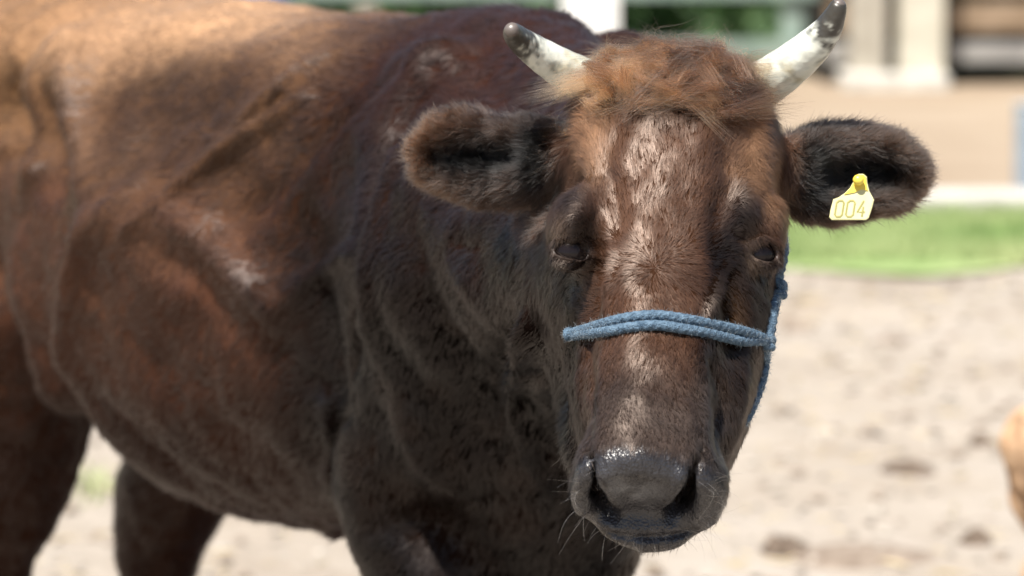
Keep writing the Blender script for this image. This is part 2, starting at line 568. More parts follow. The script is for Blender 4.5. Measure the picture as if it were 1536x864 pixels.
def noisy(name, c1, c2, scale=5.0, rough=.8, bump_=0.0, bscale=40, stops=(.35, .65), detail=6, spec=.3, coords='Object'):
    m, t, b = mat(name)
    tc = t.nodes.new("ShaderNodeTexCoord")
    n = t.nodes.new("ShaderNodeTexNoise"); n.inputs["Scale"].default_value = scale; n.inputs["Detail"].default_value = detail
    r = t.nodes.new("ShaderNodeValToRGB")
    r.color_ramp.elements[0].position, r.color_ramp.elements[1].position = stops
    r.color_ramp.elements[0].color = (*c1, 1); r.color_ramp.elements[1].color = (*c2, 1)
    t.links.new(tc.outputs[coords], n.inputs["Vector"]); t.links.new(n.outputs[0], r.inputs[0]); t.links.new(r.outputs[0], b.inputs["Base Color"])
    b.inputs["Roughness"].default_value = rough
    b.inputs["Specular IOR Level"].default_value = spec
    if bump_:
        n2 = t.nodes.new("ShaderNodeTexNoise"); n2.inputs["Scale"].default_value = bscale; n2.inputs["Detail"].default_value = 5
        bp = t.nodes.new("ShaderNodeBump"); bp.inputs["Strength"].default_value = bump_; bp.inputs["Distance"].default_value = .01
        t.links.new(tc.outputs[coords], n2.inputs["Vector"]); t.links.new(n2.outputs[0], bp.inputs["Height"]); t.links.new(bp.outputs[0], b.inputs["Normal"])
    return m

def attr_mat(name, rough=.7, spec=.3, bump_=0, bscale=300, sheen=0):
    m, t, b = mat(name)
    a = t.nodes.new("ShaderNodeAttribute"); a.attribute_name = "col"
    t.links.new(a.outputs["Color"], b.inputs["Base Color"])
    b.inputs["Roughness"].default_value = rough
    b.inputs["Specular IOR Level"].default_value = spec
    if sheen: b.inputs["Sheen Weight"].default_value = sheen
    if bump_:
        tc = t.nodes.new("ShaderNodeTexCoord")
        v = t.nodes.new("ShaderNodeTexVoronoi"); v.inputs["Scale"].default_value = bscale
        n2 = t.nodes.new("ShaderNodeTexNoise"); n2.inputs["Scale"].default_value = bscale * .6; n2.inputs["Detail"].default_value = 4
        mx = t.nodes.new("ShaderNodeMath"); mx.operation = 'ADD'
        bp = t.nodes.new("ShaderNodeBump"); bp.inputs["Strength"].default_value = bump_; bp.inputs["Distance"].default_value = .0015
        t.links.new(tc.outputs["Object"], v.inputs["Vector"]); t.links.new(tc.outputs["Object"], n2.inputs["Vector"])
        t.links.new(v.outputs["Distance"], mx.inputs[0]); t.links.new(n2.outputs[0], mx.inputs[1])
        t.links.new(mx.outputs[0], bp.inputs["Height"]); t.links.new(bp.outputs[0], b.inputs["Normal"])
    return m

def hair_mat(name, rough=.24, radial=.35, ior=1.55, coat_=None, tint_=None):
    """fibre shader; coat_=(share, roughness, specular) blends in the sleek-coat response that follows the skin's normal"""
    m, t, b = mat(name)
    a = t.nodes.new("ShaderNodeAttribute"); a.attribute_name = "col"
    h = t.nodes.new("ShaderNodeBsdfHairPrincipled")
    h.parametrization = 'COLOR'
    h.inputs["Roughness"].default_value = rough
    h.inputs["Radial Roughness"].default_value = radial
    h.inputs["IOR"].default_value = ior
    t.links.new(a.outputs["Color"], h.inputs["Color"])
    out_ = t.nodes["Material Output"]
    if coat_ is None:
        t.nodes.remove(b)
        t.links.new(h.outputs[0], out_.inputs[0])
        return m
    share, rg, spc = coat_
    if tint_: b.inputs["Specular Tint"].default_value = (*tint_, 1)
    nv = t.nodes.new("ShaderNodeAttribute"); nv.attribute_name = "nrm"
    t.links.new(nv.outputs["Vector"], b.inputs["Normal"])
    t.links.new(a.outputs["Color"], b.inputs["Base Color"])
    b.inputs["Roughness"].default_value = rg
    b.inputs["Specular IOR Level"].default_value = spc
    mixn = t.nodes.new("ShaderNodeMixShader"); mixn.inputs[0].default_value = share
    t.links.new(h.outputs[0], mixn.inputs[1]); t.links.new(b.outputs[0], mixn.inputs[2])
    t.links.new(mixn.outputs[0], out_.inputs[0])
    return m

M_SKIN = attr_mat("cow_skin", .36, .5, .5, 420)
t_ = M_SKIN.node_tree; b_ = t_.nodes["Principled BSDF"]
a_ = t_.nodes.new("ShaderNodeAttribute"); a_.attribute_name = "bare"
for sock, lo_, hi_ in (("Roughness", .95, .30), ("Specular IOR Level", .03, .55)):
    mr_ = t_.nodes.new("ShaderNodeMapRange"); mr_.inputs[3].default_value = lo_; mr_.inputs[4].default_value = hi_
    t_.links.new(a_.outputs["Fac"], mr_.inputs[0]); t_.links.new(mr_.outputs[0], b_.inputs[sock])
M_HAIR = hair_mat("cow_hair", .34, .40)
M_COAT = hair_mat("sleek_coat_hair", .26, .35, 1.55, (.92, .44, .36), (1.0, .88, .85))
M_FACEHAIR = hair_mat("sleek_face_hair", .36, .40, 1.55, (.84, .42, .52), (1.0, .82, .72))

def set_col(o, cols, domain='POINT'):
    a = o.data.attributes.new("col", 'FLOAT_COLOR', domain)
    c = np.ones((len(cols), 4), np.float32); c[:, :3] = cols
    a.data.foreach_set("color", c.ravel())

def hair_obj(name, pts, radius, cols, mat_, parent=None, off=(0, 0, 0), nrm=None, **props):
    """pts (n,k,3) world; radius (n,k)"""
    n, k, _ = pts.shape
    hc = bpy.data.hair_curves.new(name)
    hc.add_curves([k] * n)
    hc.attributes["position"].data.foreach_set("vector", (pts - np.asarray(off)).astype(np.float32).ravel())
    if "radius" not in hc.attributes: hc.attributes.new("radius", 'FLOAT', 'POINT')
    hc.attributes["radius"].data.foreach_set("value", radius.astype(np.float32).ravel())
    o = bpy.data.objects.new(name, hc)
    scene.collection.objects.link(o)
    cols = np.asarray(cols)
    a = hc.attributes.new("col", 'FLOAT_COLOR', 'CURVE' if cols.ndim == 2 else 'POINT')
    cols = cols.reshape(-1, 3)
    c = np.ones((len(cols), 4), np.float32); c[:, :3] = cols
    a.data.foreach_set("color", c.ravel())
    hc.materials.append(mat_)
    if nrm is not None:
        a = hc.attributes.new("nrm", 'FLOAT_VECTOR', 'CURVE')
        a.data.foreach_set("vector", nrm.astype(np.float32).ravel())
    if parent: o.parent = parent
    for q, v in props.items(): o[q] = v
    return o

# ------------------------------------------------------------------ the coat: colours, lengths and lie of the hair
def mixc(a, b, t):
    return a * (1 - t[:, None]) + np.asarray(b) * t[:, None]

MUZ_V = v_end - .034
ear_root = {1: P(1168, 250, 3.78), -1: P(858, 235, 3.80)}
ear_tip = {1: P(1384, 252, 3.80), -1: P(618, 228, 3.84)}

def regions(p):
    """soft membership of head, ear, poll and muzzle at camera-frame points"""
    q = (p - HO) @ HEAD.T
    u, v, w_ = q.T
    head = sstep(4.0, 3.86, p[:, 2]) * sstep(-.21, -.15, w_) * sstep(-.125, -.105, u)
    er = np.zeros(len(p))
    for s_ in (1, -1):
        ax = ear_tip[s_] - ear_root[s_]; L = np.linalg.norm(ax); ax = ax / L
        t = (p - ear_root[s_]) @ ax
        dd = np.linalg.norm(p - ear_root[s_] - np.clip(t, 0, L)[:, None] * ax, axis=1)
        er = np.maximum(er, sstep(.0, .02, t) * sstep(.085, .07, dd))
    head = np.maximum(head, er)
    poll = sstep(.055, .02, v - .002) * sstep(-.17, -.12, w_) * sstep(.12, .10, np.abs(u)) * (1 - er)
    muz = sstep(MUZ_V + .0, MUZ_V + .014, v + fbm(p, 60, 7, 2) * .005 - np.abs(u) * .05) * head
    return q, head, er, poll, muz

def inner_ear_shade(p):
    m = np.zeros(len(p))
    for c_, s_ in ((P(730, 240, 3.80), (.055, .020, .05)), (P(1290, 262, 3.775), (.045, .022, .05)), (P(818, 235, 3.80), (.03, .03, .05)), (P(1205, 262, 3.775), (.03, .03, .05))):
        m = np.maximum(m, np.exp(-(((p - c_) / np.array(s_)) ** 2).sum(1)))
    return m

STREAKS = []  # bleached ridges, plus ridge light, dark hollows and flank sheen painted into the coat
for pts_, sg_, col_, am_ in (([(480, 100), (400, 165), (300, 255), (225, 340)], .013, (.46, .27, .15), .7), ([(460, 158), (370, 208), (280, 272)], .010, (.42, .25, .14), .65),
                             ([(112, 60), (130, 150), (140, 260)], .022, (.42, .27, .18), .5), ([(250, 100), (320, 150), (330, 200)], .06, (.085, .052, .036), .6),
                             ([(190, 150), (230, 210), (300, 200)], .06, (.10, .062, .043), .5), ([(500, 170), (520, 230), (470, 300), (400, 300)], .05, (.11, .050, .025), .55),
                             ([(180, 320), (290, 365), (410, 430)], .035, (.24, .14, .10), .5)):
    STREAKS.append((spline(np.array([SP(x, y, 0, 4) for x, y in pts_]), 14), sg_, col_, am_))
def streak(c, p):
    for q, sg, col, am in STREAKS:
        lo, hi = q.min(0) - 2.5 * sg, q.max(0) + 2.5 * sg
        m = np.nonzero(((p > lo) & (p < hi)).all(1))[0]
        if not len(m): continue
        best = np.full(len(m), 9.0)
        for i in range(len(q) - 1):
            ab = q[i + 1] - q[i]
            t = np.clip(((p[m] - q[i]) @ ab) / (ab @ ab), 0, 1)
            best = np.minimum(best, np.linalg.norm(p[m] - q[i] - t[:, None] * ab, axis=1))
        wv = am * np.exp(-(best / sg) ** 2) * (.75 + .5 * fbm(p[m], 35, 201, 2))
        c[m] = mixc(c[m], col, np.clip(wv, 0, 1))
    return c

def coat(p, jitter=0.0):
    q, head, er, poll, muz = regions(p)
    u, v, w_ = q.T
    wp = C2W(p)
    rel = wp - W0
    s = -(rel @ A_); t = rel @ N_; z = wp[:, 2]
    n1 = fbm(p, 7, 21); n2 = fbm(p, 22, 22); n3 = fbm(p, 60, 23, 2)
    # body
    c = np.tile(np.array([.185, .098, .066]), (len(p), 1))
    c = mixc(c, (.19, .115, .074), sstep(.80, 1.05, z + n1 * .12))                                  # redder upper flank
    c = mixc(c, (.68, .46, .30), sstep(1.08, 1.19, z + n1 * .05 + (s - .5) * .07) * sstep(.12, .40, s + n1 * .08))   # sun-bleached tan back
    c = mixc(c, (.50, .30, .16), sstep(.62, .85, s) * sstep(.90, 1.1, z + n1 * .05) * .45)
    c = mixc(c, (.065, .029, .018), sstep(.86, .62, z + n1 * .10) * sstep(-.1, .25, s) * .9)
    c = mixc(c, (.30, .19, .11), sstep(.80, .92, s + n1 * .06) * sstep(.55, .8, z) * .35)
    nd = sstep(.22, .07, s + n1 * .05 + (z - .9) * .12)
    c = mixc(c, (.050, .028, .022), nd)
    c = mixc(c, (.105, .048, .032), nd * sstep(1.02, 1.16, z + n2 * .02) * .8)                                                           # dark neck and shoulder
    c = mixc(c, (.011, .008, .007), sstep(.18, .02, s + n1 * .05) * sstep(1.02, .84, z + n2 * .04) * .92)  # dark chest coat, deepened with the head's shadow painted in
    c = mixc(c, (.07, .040, .028), nd * sstep(.0, .5, n2) * .4)
    c = mixc(c, (.075, .042, .028), nd * sstep(.80, .55, z) * sstep(-.3, .4, n1 + n2 * .5) * .5)
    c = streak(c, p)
    # head
    h = np.tile(np.array([.205, .110, .068]), (len(p), 1))
    h = mixc(h, (.46, .28, .17), sstep(.045, .072, np.abs(u - .004)) * sstep(.165, .12, v) * sstep(-.07, -.02, w_) * .9)
    h = mixc(h, (.07, .034, .02), sstep(.045, .02, np.abs(u)) * sstep(.10, .075, v) * .6)
    h = mixc(h, (.115, .06, .038), sstep(.25, .5, n2) * .5)
    h = mixc(h, (.15, .075, .035), sstep(.035, .055, np.abs(u + .0)) * sstep(.26, .32, v) * .6)
    h = mixc(h, (.034, .018, .012), sstep(.036, .060, np.abs(u + .004)) * sstep(.15, .20, v) * .94)  # dark sides of the face, with the shade below the eyes painted in
    h = mixc(h, (.12, .065, .035), sstep(.060, .075, np.abs(u)) * sstep(.27, .31, v) * sstep(-.2, .4, n2) * .5)
    h = mixc(h, (.045, .038, .042), np.exp(-(((np.abs(u) - .080) / .020) ** 2 + ((v - .155) / .035) ** 2)) * .9)   # dark skin above the eyes
    h = mixc(h, (.16, .085, .03), np.exp(-(((np.abs(u) - .080) / .016) ** 2 + ((v - .245) / .022) ** 2)) * .7)   # amber below the eyes
    h = mixc(h, (.26, .19, .14), np.exp(-(((np.abs(u) - .093) / .012) ** 2 + ((v - .185) / .016) ** 2)) * .8)
    h = mixc(h, (.125, .100, .090), sstep(v_end - .17, v_end - .07, v + n2 * .02) * .85)
    h = mixc(h, (.026, .025, .029), muz)
    h = mixc(h, (.13, .133, .142), muz * np.exp(-(((u + .004) / .022) ** 2 + ((w_ + .035) / .022) ** 2)) * sstep(-.3, .3, n3 + n2) * .8)  # blue-grey pad speckle, its glossy reflection painted into the colour
    h = mixc(h, (.075, .066, .030), muz * sstep(-.098, -.108, w_) * .7)
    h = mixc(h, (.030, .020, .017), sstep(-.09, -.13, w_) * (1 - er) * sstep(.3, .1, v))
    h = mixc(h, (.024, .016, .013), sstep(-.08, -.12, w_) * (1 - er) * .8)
    h = mixc(h, (.078, .050, .037), er)
    tipl = sstep(-.30, -.36, p[:, 0]) * 0
    for s_ in (1, -1):
        ax = ear_tip[s_] - ear_root[s_]; L = np.linalg.norm(ax)
        f = ((p - ear_root[s_]) @ (ax / L)) / L
        near = np.linalg.norm(p - (ear_root[s_] + ear_tip[s_]) / 2, axis=1) < .14
        h = mixc(h, (.15, .082, .046) if s_ < 0 else (.12, .08, .058), er * near * sstep(.45, .95, f + n2 * .1) * .9)
    h = mixc(h, (.20, .09, .035), poll)
    h = mixc(h, (.085, .035, .018), poll * sstep(-.05, .3, n2 + n3 * .4) * .85)
    for s_ in (1, -1):
        e_ = EYE[s_]
        rel_ = p - e_
        lidm = sstep(.027, .017, np.linalg.norm(rel_ * 1.0, axis=1)) * (rel_ @ hv > -.012)
        h = mixc(h, (.030, .022, .020), lidm * .9)
    h = mixc(h, (.010, .007, .006), np.clip(er * inner_ear_shade(p) * 1.6, 0, 1))  # shade of the ear cavity painted near-black into the fur
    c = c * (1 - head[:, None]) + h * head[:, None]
    # brownish link between head and neck
    c = c * (1 + n3[:, None] * .12)
    return np.clip(c, .004, .9), (q, head, er, poll, muz, s, t, z)

COW_AT = Bw(.35, 0, 0); COW_AT[2] = 0
cow = empty("cow", COW_AT, "dark brown horned cow with a shaggy ginger poll looking straight at the camera", "cow")
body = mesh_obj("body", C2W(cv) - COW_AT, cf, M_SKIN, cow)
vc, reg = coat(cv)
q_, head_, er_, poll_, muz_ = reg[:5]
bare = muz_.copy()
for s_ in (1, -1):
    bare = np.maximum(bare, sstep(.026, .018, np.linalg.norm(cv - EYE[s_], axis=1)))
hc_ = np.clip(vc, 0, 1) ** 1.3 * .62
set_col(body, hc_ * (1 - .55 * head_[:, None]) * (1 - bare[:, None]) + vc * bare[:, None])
at_ = body.data.attributes.new("bare", 'FLOAT', 'POINT'); at_.data.foreach_set("value", bare.astype(np.float32))
print("body done", round(time.time() - T0, 1))

# roots
tri = np.vstack([cf[:, [0, 1, 2]], cf[:, [0, 2, 3]]])
tc_ = cv[tri].mean(1)
tn_ = np.cross(cv[tri[:, 1]] - cv[tri[:, 0]], cv[tri[:, 2]] - cv[tri[:, 0]])
ta_ = np.linalg.norm(tn_, axis=1) / 2
tnn = unit(cn[tri].mean(1))
viewd = unit(tc_)
facing = -(tnn * viewd).sum(1)
ppx = tc_[:, 0] / tc_[:, 2] * F + 768; ppy = 432 - tc_[:, 1] / tc_[:, 2] * F
keep = (facing > -.45) & (ppx > -140) & (ppx < 1600) & (ppy > -120) & (ppy < 960) & (C2W(tc_)[:, 2] > .30)

def scatter(weight, count):
    wgt = ta_ * weight * keep
    cdf = np.cumsum(wgt); tot = cdf[-1]
    i = np.searchsorted(cdf, rng.random(count) * tot)
    i = np.minimum(i, len(tri) - 1)
    a, b = rng.random(count), rng.random(count)
    fl = a + b > 1
    a[fl], b[fl] = 1 - a[fl], 1 - b[fl]
    T = tri[i]
    p = cv[T[:, 0]] * (1 - a - b)[:, None] + cv[T[:, 1]] * a[:, None] + cv[T[:, 2]] * b[:, None]
    n = unit(cn[T[:, 0]] * (1 - a - b)[:, None] + cn[T[:, 1]] * a[:, None] + cn[T[:, 2]] * b[:, None])
    return p, n

def HC(c):
    return np.clip(c, 0, 1) ** 1.3 * .62
WH = HEAD @ (SP(982, 400) - HO)
def flow(p, n, reg):
    q, head, er, poll, muz, s, t, z = reg
    u, v, w_ = q.T
    # body: back and down
    d = bv[None] * .75 - bw[None] * .65 + n * 0
    d = np.tile(d, (len(p), 1)) if len(d) == 1 else d
    d = d + bw[None] * (sstep(1.05, 1.2, z) * .45)[:, None]
    d = d - bw[None] * (sstep(.75, .55, z) * .6 + sstep(.1, -.1, s) * .5)[:, None]
    # face: away from the whorl between the eyes
    du, dv = (u - WH[0]) + fbm(p, 45, 151, 2) * .009, (v - WH[1]) + fbm(p, 45, 155, 2) * .009
    up = sstep(.03, -.03, dv)
    fu = du * (3 + 14 * np.exp(-((dv) / .03) ** 2)) * (.4 + up)
    fv = np.where(dv > 0, dv * 8 + .02, dv * 10 - .02)
    fu = fu + np.sign(u) * sstep(.05, .08, np.abs(u)) * .35
    side = sstep(.06, .085, np.abs(u))
    hd = unit(np.stack([fu, fv, np.zeros_like(fu)], 1)) @ HEAD
    hdown = unit(np.stack([np.sign(u) * .2, np.full_like(u, .9), np.full_like(u, -.6)], 1)) @ HEAD
    hd = hd * (1 - side * .8)[:, None] + hdown * (side * .8)[:, None]
    # ears: from root to tip, fanning to the rim
    ed = np.zeros_like(p)
    for s_ in (1, -1):
        m = (np.sign(p[:, 0] - P(1000, 200, 3.8)[0]) == s_)
        ax = ear_tip[s_] - ear_root[s_]
        mid = (ear_tip[s_] + ear_root[s_]) / 2
        ed[m] = unit(ax) + (p[m] - mid) * 7 * np.array([.5, 1.3, 0])
    d = unit(d) * (1 - head)[:, None] + hd * (head * (1 - er))[:, None] + unit(ed) * er[:, None]
    wob = np.stack([fbm(p, 30, 31, 2), fbm(p, 30, 37, 2), fbm(p, 30, 41, 2)], 1)
    wob2 = np.stack([fbm(p, 110, 51, 2), fbm(p, 110, 57, 2), fbm(p, 110, 61, 2)], 1)
    d = d + wob * (.8 - .15 * head)[:, None] + wob2 * (.35 + .15 * head + .5 * er)[:, None]
    wd_ = np.sqrt((u - WH[0]) ** 2 + (v - WH[1]) ** 2)
    d = d + rng.normal(0, .09, d.shape) + rng.normal(0, 1.2, d.shape) * (head * np.exp(-(wd_ / .006) ** 2))[:, None]
    d = d - n * (d * n).sum(1, keepdims=True)
    return unit(d)

def clump_at(p, size):
    best = np.full(len(p), 9.0); out = p.copy()
    base = np.floor(p / size).astype(np.int64)
    for dx in (-1, 0, 1):
        for dy in (-1, 0, 1):
            for dz in (-1, 0, 1):
                c = base + np.array([dx, dy, dz])
                h = (c[:, 0] * 73856093) ^ (c[:, 1] * 19349663) ^ (c[:, 2] * 83492791)
                h = (h ^ (h >> 13)) * 1274126177
                j = np.stack([(h >> s_) & 1023 for s_ in (3, 13, 23)], 1) / 1023.0
                q = (c + j) * size
                dd = ((q - p) ** 2).sum(1)
                m = dd < best
                best[m] = dd[m]; out[m] = q[m]
    return out

def grow(name, p, n, length, lift, rad, k=4, curl=.12, clump=.006, pull=.75, dark=(.75, 1.25), dirs=None, droop=0.0, mat_=None, tint=None):
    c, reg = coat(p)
    d = flow(p, n, reg) if dirs is None else dirs
    N = len(p)
    length = length * rng.uniform(.65, 1.25, N)
    if name == 'face_hair':
        q_h = reg[0]
        length = length * (1 + 1.1 * sstep(.045, .07, np.abs(q_h[:, 0])) * sstep(.15, .09, q_h[:, 1]))
    lift = lift * rng.uniform(.4, 1.6, N)
    rd = rng.normal(0, 1, (N, 3)) * curl
    cc = clump_at(p, clump)
    T = np.linspace(0, 1, k)
    pts = np.empty((N, k, 3))
    for i, tt in enumerate(T):
        off = d * tt + n * (lift * (tt - .45 * tt * tt))[:, None] + rd * tt * tt
        off[:, 1] -= droop * tt * tt
        pts[:, i] = p - n * .0006 + off * length[:, None] + (cc - p) * (pull * tt)
    r = rad * rng.uniform(.7, 1.3, (N, 1)) * np.interp(T, [0, .5, 1], [1, .8, .12])[None]
    bri = rng.uniform(dark[0], dark[1], (N, 1))
    c = c * bri
    if tint is not None: c = tint(c, p, reg)
    c = HC(c)
    nw = unit(n + rd * .35 + np.stack([fbm(p, 55, 141, 2), fbm(p, 55, 144, 2), fbm(p, 55, 147, 2)], 1) * (.15 if name == 'face_hair' else .12) + (cc - p) / clump * .12)
    nw = np.stack([nw[:, 0], nw[:, 2] * cp + nw[:, 1] * sp, nw[:, 1] * cp - nw[:, 2] * sp], 1)
    return hair_obj(name, C2W(pts), r, np.clip(c, .002, .95), mat_ or M_COAT, cow, COW_AT, nrm=nw, kind="stuff")

hv_tri, hreg = coat(tc_)
_, Th, Te, Tp, Tm = hreg[:5]
nosk = np.ones(len(tc_))
for sgn in (1, -1):
    c_ = EYE[sgn]
    nosk *= sstep(.016, .024, np.linalg.norm((tc_ - c_) * 1.0, axis=1) * 1.0)
if FUR:
    # short coat of the flank, neck and legs
    p, n = scatter((1 - Th) * (.35 + .65 * sstep(-.3, .3, facing)) * (1 + 1.2 * sstep(.3, .0, hreg[5])), 430000)
    grow("coat_hair", p, n, .0160, .17, .00040, 4, .14, .008, .38)
    # sleek face hair
    wf = Th * (1 - Te) * (1 - Tm * .97) * (1 - Tp * .6) * nosk
    p, n = scatter(wf, 420000)
    grow("face_hair", p, n, .0105, .17, .00014, 4, .10, .0034, .75, (.7, 1.3), mat_=M_FACEHAIR)
    # dense ear fur
    p, n = scatter(Te, 120000)
    grow("ear_hair", p, n, .0145, .75, .00020, 4, .20, .0055, .75, (.5, 1.5), mat_=M_HAIR)
print("fur", round(time.time() - T0, 1))
# shaggy poll
def tuft(count, length, rad, wob, k=7):
    p, n = scatter(Tp * sstep(-.16, -.13, hreg[0][:, 2]) * sstep(.068, .052, np.abs(hreg[0][:, 0])), count)
    q = (p - HO) @ HEAD.T
    # locks: neighbouring hairs share a direction
    cell = np.floor(q[:, :2] / .008 + np.stack([vnoise(q, 90, 3), vnoise(q, 90, 4)], 1) * .6).astype(int)
    hsh = (cell[:, 0] * 7349 + cell[:, 1] * 9151)
    r1 = np.sin(hsh * 12.9898) * 43758.5453; r1 -= np.floor(r1)
    r2 = np.sin(hsh * 78.233) * 12543.5453; r2 -= np.floor(r2)
    r3 = np.sin(hsh * 38.73) * 23421.631; r3 -= np.floor(r3)
    kp = r3 > .16
    p, n, q, cell, r1, r2, r3 = p[kp], n[kp], q[kp], cell[kp], r1[kp], r2[kp], r3[kp]
    q1 = q[:, 1]
    down = sstep(-.02, .03, q1)
    d = unit(np.stack([(r1 - .5) * 2.3 + q[:, 0] * 1.5, -.55 + down * 1.3 + (r2 - .5) * 2.3, .65 + .4 * r3], 1)) @ HEAD
    N = len(p)
    ln = length * (.6 + .7 * r3) * rng.uniform(.7, 1.2, N)
    ph = r1 * 6.28 + rng.normal(0, .35, N)
    T = np.linspace(0, 1, k)
    pts = np.empty((N, k, 3))
    side = np.cross(d, n)
    jit = rng.normal(0, .13, (N, 3)); jit[rng.random(N) < .03] *= 3.0
    cen = np.stack([(cell[:, 0] + .5) * .008, (cell[:, 1] + .5) * .008, q[:, 2]], 1) @ HEAD + HO
    for i, tt in enumerate(T):
        off = d * tt + n * (.55 * tt - .5 * tt * tt)[..., None] if False else d * tt + n * (.55 * tt - .45 * tt * tt)
        off = off + side * (np.sin(ph + tt * 8) - np.sin(ph))[:, None] * wob * tt + jit * tt * tt * 1.6
        off[:, 1] -= .35 * tt * tt
        pos = p + off * ln[:, None]
        pts[:, i] = pos + (cen - p) * (.60 * tt)
    r = rad * rng.uniform(.7, 1.3, (N, 1)) * np.interp(T, [0, .6, 1], [1, .8, .1])[None]
    c = np.tile(np.array([.165, .068, .027]), (N, 1))
    c = mixc(c, (.27, .13, .055), sstep(.50, .95, r2))
    c = mixc(c, (.035, .017, .010), sstep(.32, .62, r1 * .6 + .4 * (fbm(p, 45, 133, 2) * .9 + .5)) * .85)
    c = c * rng.uniform(.5, 1.25, (N, 1)) * (.55 + .9 * ((r3 * 7.3) % 1)[:, None])
    c = c[:, None] * np.interp(T, [0, .45, 1], [.25, .7, 1.35])[None, :, None]
    return hair_obj("poll_tuft", C2W(pts), r, np.clip(c, .003, .9), M_HAIR, cow, COW_AT, kind="stuff")
tuft(46000, .0215, .00020, 2.0)

# whiskers and lashes
def strands(name, roots, dirs, ln, rad, col, bend, k=6):
    N = len(roots)
    T = np.linspace(0, 1, k)
    pts = roots[:, None] + (dirs[:, None] * T[None, :, None] + bend[:, None] * (T ** 2)[None, :, None]) * ln[:, None, None]
    r = rad * np.interp(T, [0, 1], [1, .25])[None] * np.ones((N, 1))
    return hair_obj(name, C2W(pts), r, np.tile(col, (N, 1)) * rng.uniform(.5, 1.2, (N, 1)), M_HAIR, cow, COW_AT, kind="stuff")
wr, wd = [], []
for i in range(95):
    if i % 3 == 0: px, py = rng.uniform(866, 905), rng.uniform(700, 805)
    elif i % 3 == 1: px, py = rng.uniform(1035, 1078), rng.uniform(700, 800)
    else: px, py = rng.uniform(890, 1050), rng.uniform(785, 822)
    D = hit(fd, px, py, 3.3, 3.75)
    if D is None: continue
    pt = P(px, py, D - .001)
    wr.append(pt); wd.append(unit(np.array([(px - 968) / 90 + rng.normal(0, .3), -.35 - (py - 780) / 120 + rng.normal(0, .35), -.55])))
wr, wd = np.array(wr), np.array(wd)
strands("whiskers", wr, wd, rng.uniform(.010, .034, len(wr)), .00012, np.array([.55, .45, .38]), rng.normal(0, .35, wr.shape) + np.array([0, -.3, 0]))

# ------------------------------------------------------------------ eyes
def uv_sphere(c, r, n=24, m=16, M=None):
    vs, fs = [], []
    for i in range(m + 1):
        a = math.pi * i / m
        for j in range(n):
            b = 2 * math.pi * j / n
            vs.append([math.sin(a) * math.cos(b), math.sin(a) * math.sin(b), math.cos(a)])
    vs = np.array(vs) * r
    if M is not None: vs = vs @ M
    for i in range(m):
        for j in range(n):
            fs.append([i * n + j, i * n + (j + 1) % n, (i + 1) * n + (j + 1) % n, (i + 1) * n + j])
    return vs + c, fs
M_EYE, t_, b_ = mat("eye_wet_dark")
b_.inputs["Base Color"].default_value = (.010, .007, .007, 1); b_.inputs["Roughness"].default_value = .04; b_.inputs["Specular IOR Level"].default_value = .22
for sgn in (1, -1):
    vs, fs = uv_sphere(EYE[sgn], .0172, M=HEAD)
    e = mesh_obj("eye", C2W(vs) - COW_AT, fs, M_EYE, cow)
    # lashes hang from the upper lid
    N = 130
    a = rng.uniform(-.017, .016, N)
    rt = EYE[sgn] + hu * sgn * a[:, None] + hv * (-.0045) + hw * (np.interp(a, [-.02, -.003, .019], [.012, .0250, .011]))[:, None]
    dr = unit(hv * .75 + hw * .55 + hu * sgn * (.15 + a[:, None] * 18) + rng.normal(0, .12, (N, 3)))
    strands("eyelashes", rt, dr, rng.uniform(.006, .012, N), .00016, np.array([.03, .02, .017]), np.tile(-hv * .25, (N, 1)))

# hooves: two claws each
M_HOOF = noisy("hoof", (.03, .025, .02), (.07, .06, .05), 30, .5, .3)
for s__, t__, f_ in ((-.1, .135, 1), (-.1, -.135, 1), (.96, .145, 1), (1.0, -.145, 1)):
    c0 = Bw(s__, t__, 0)
    V, Fc = [], []
    for cl in (-1, 1):
        b0 = len(V)
        for z_, r_, fw in ((.004, .034, .026), (.03, .032, .018), (.07, .028, .002)):
            for q in range(14):
                a = q * math.pi / 7
                V.append(c0 + A_ * (fw + math.cos(a) * r_ * 1.35) + N_ * (cl * .021 + math.sin(a) * r_ * .58) + np.array([0, 0, z_ - (math.cos(a) * .012 if z_ > .05 else 0)]))
        for j in range(2):
            for q in range(14): Fc.append([b0 + j * 14 + q, b0 + j * 14 + (q + 1) % 14, b0 + (j + 1) * 14 + (q + 1) % 14, b0 + (j + 1) * 14 + q])
        Fc.append([b0 + q for q in range(14)][::-1]); Fc.append([b0 + 28 + q for q in range(14)])
    mesh_obj("hoof", np.array(V) - COW_AT, Fc, M_HOOF, cow)

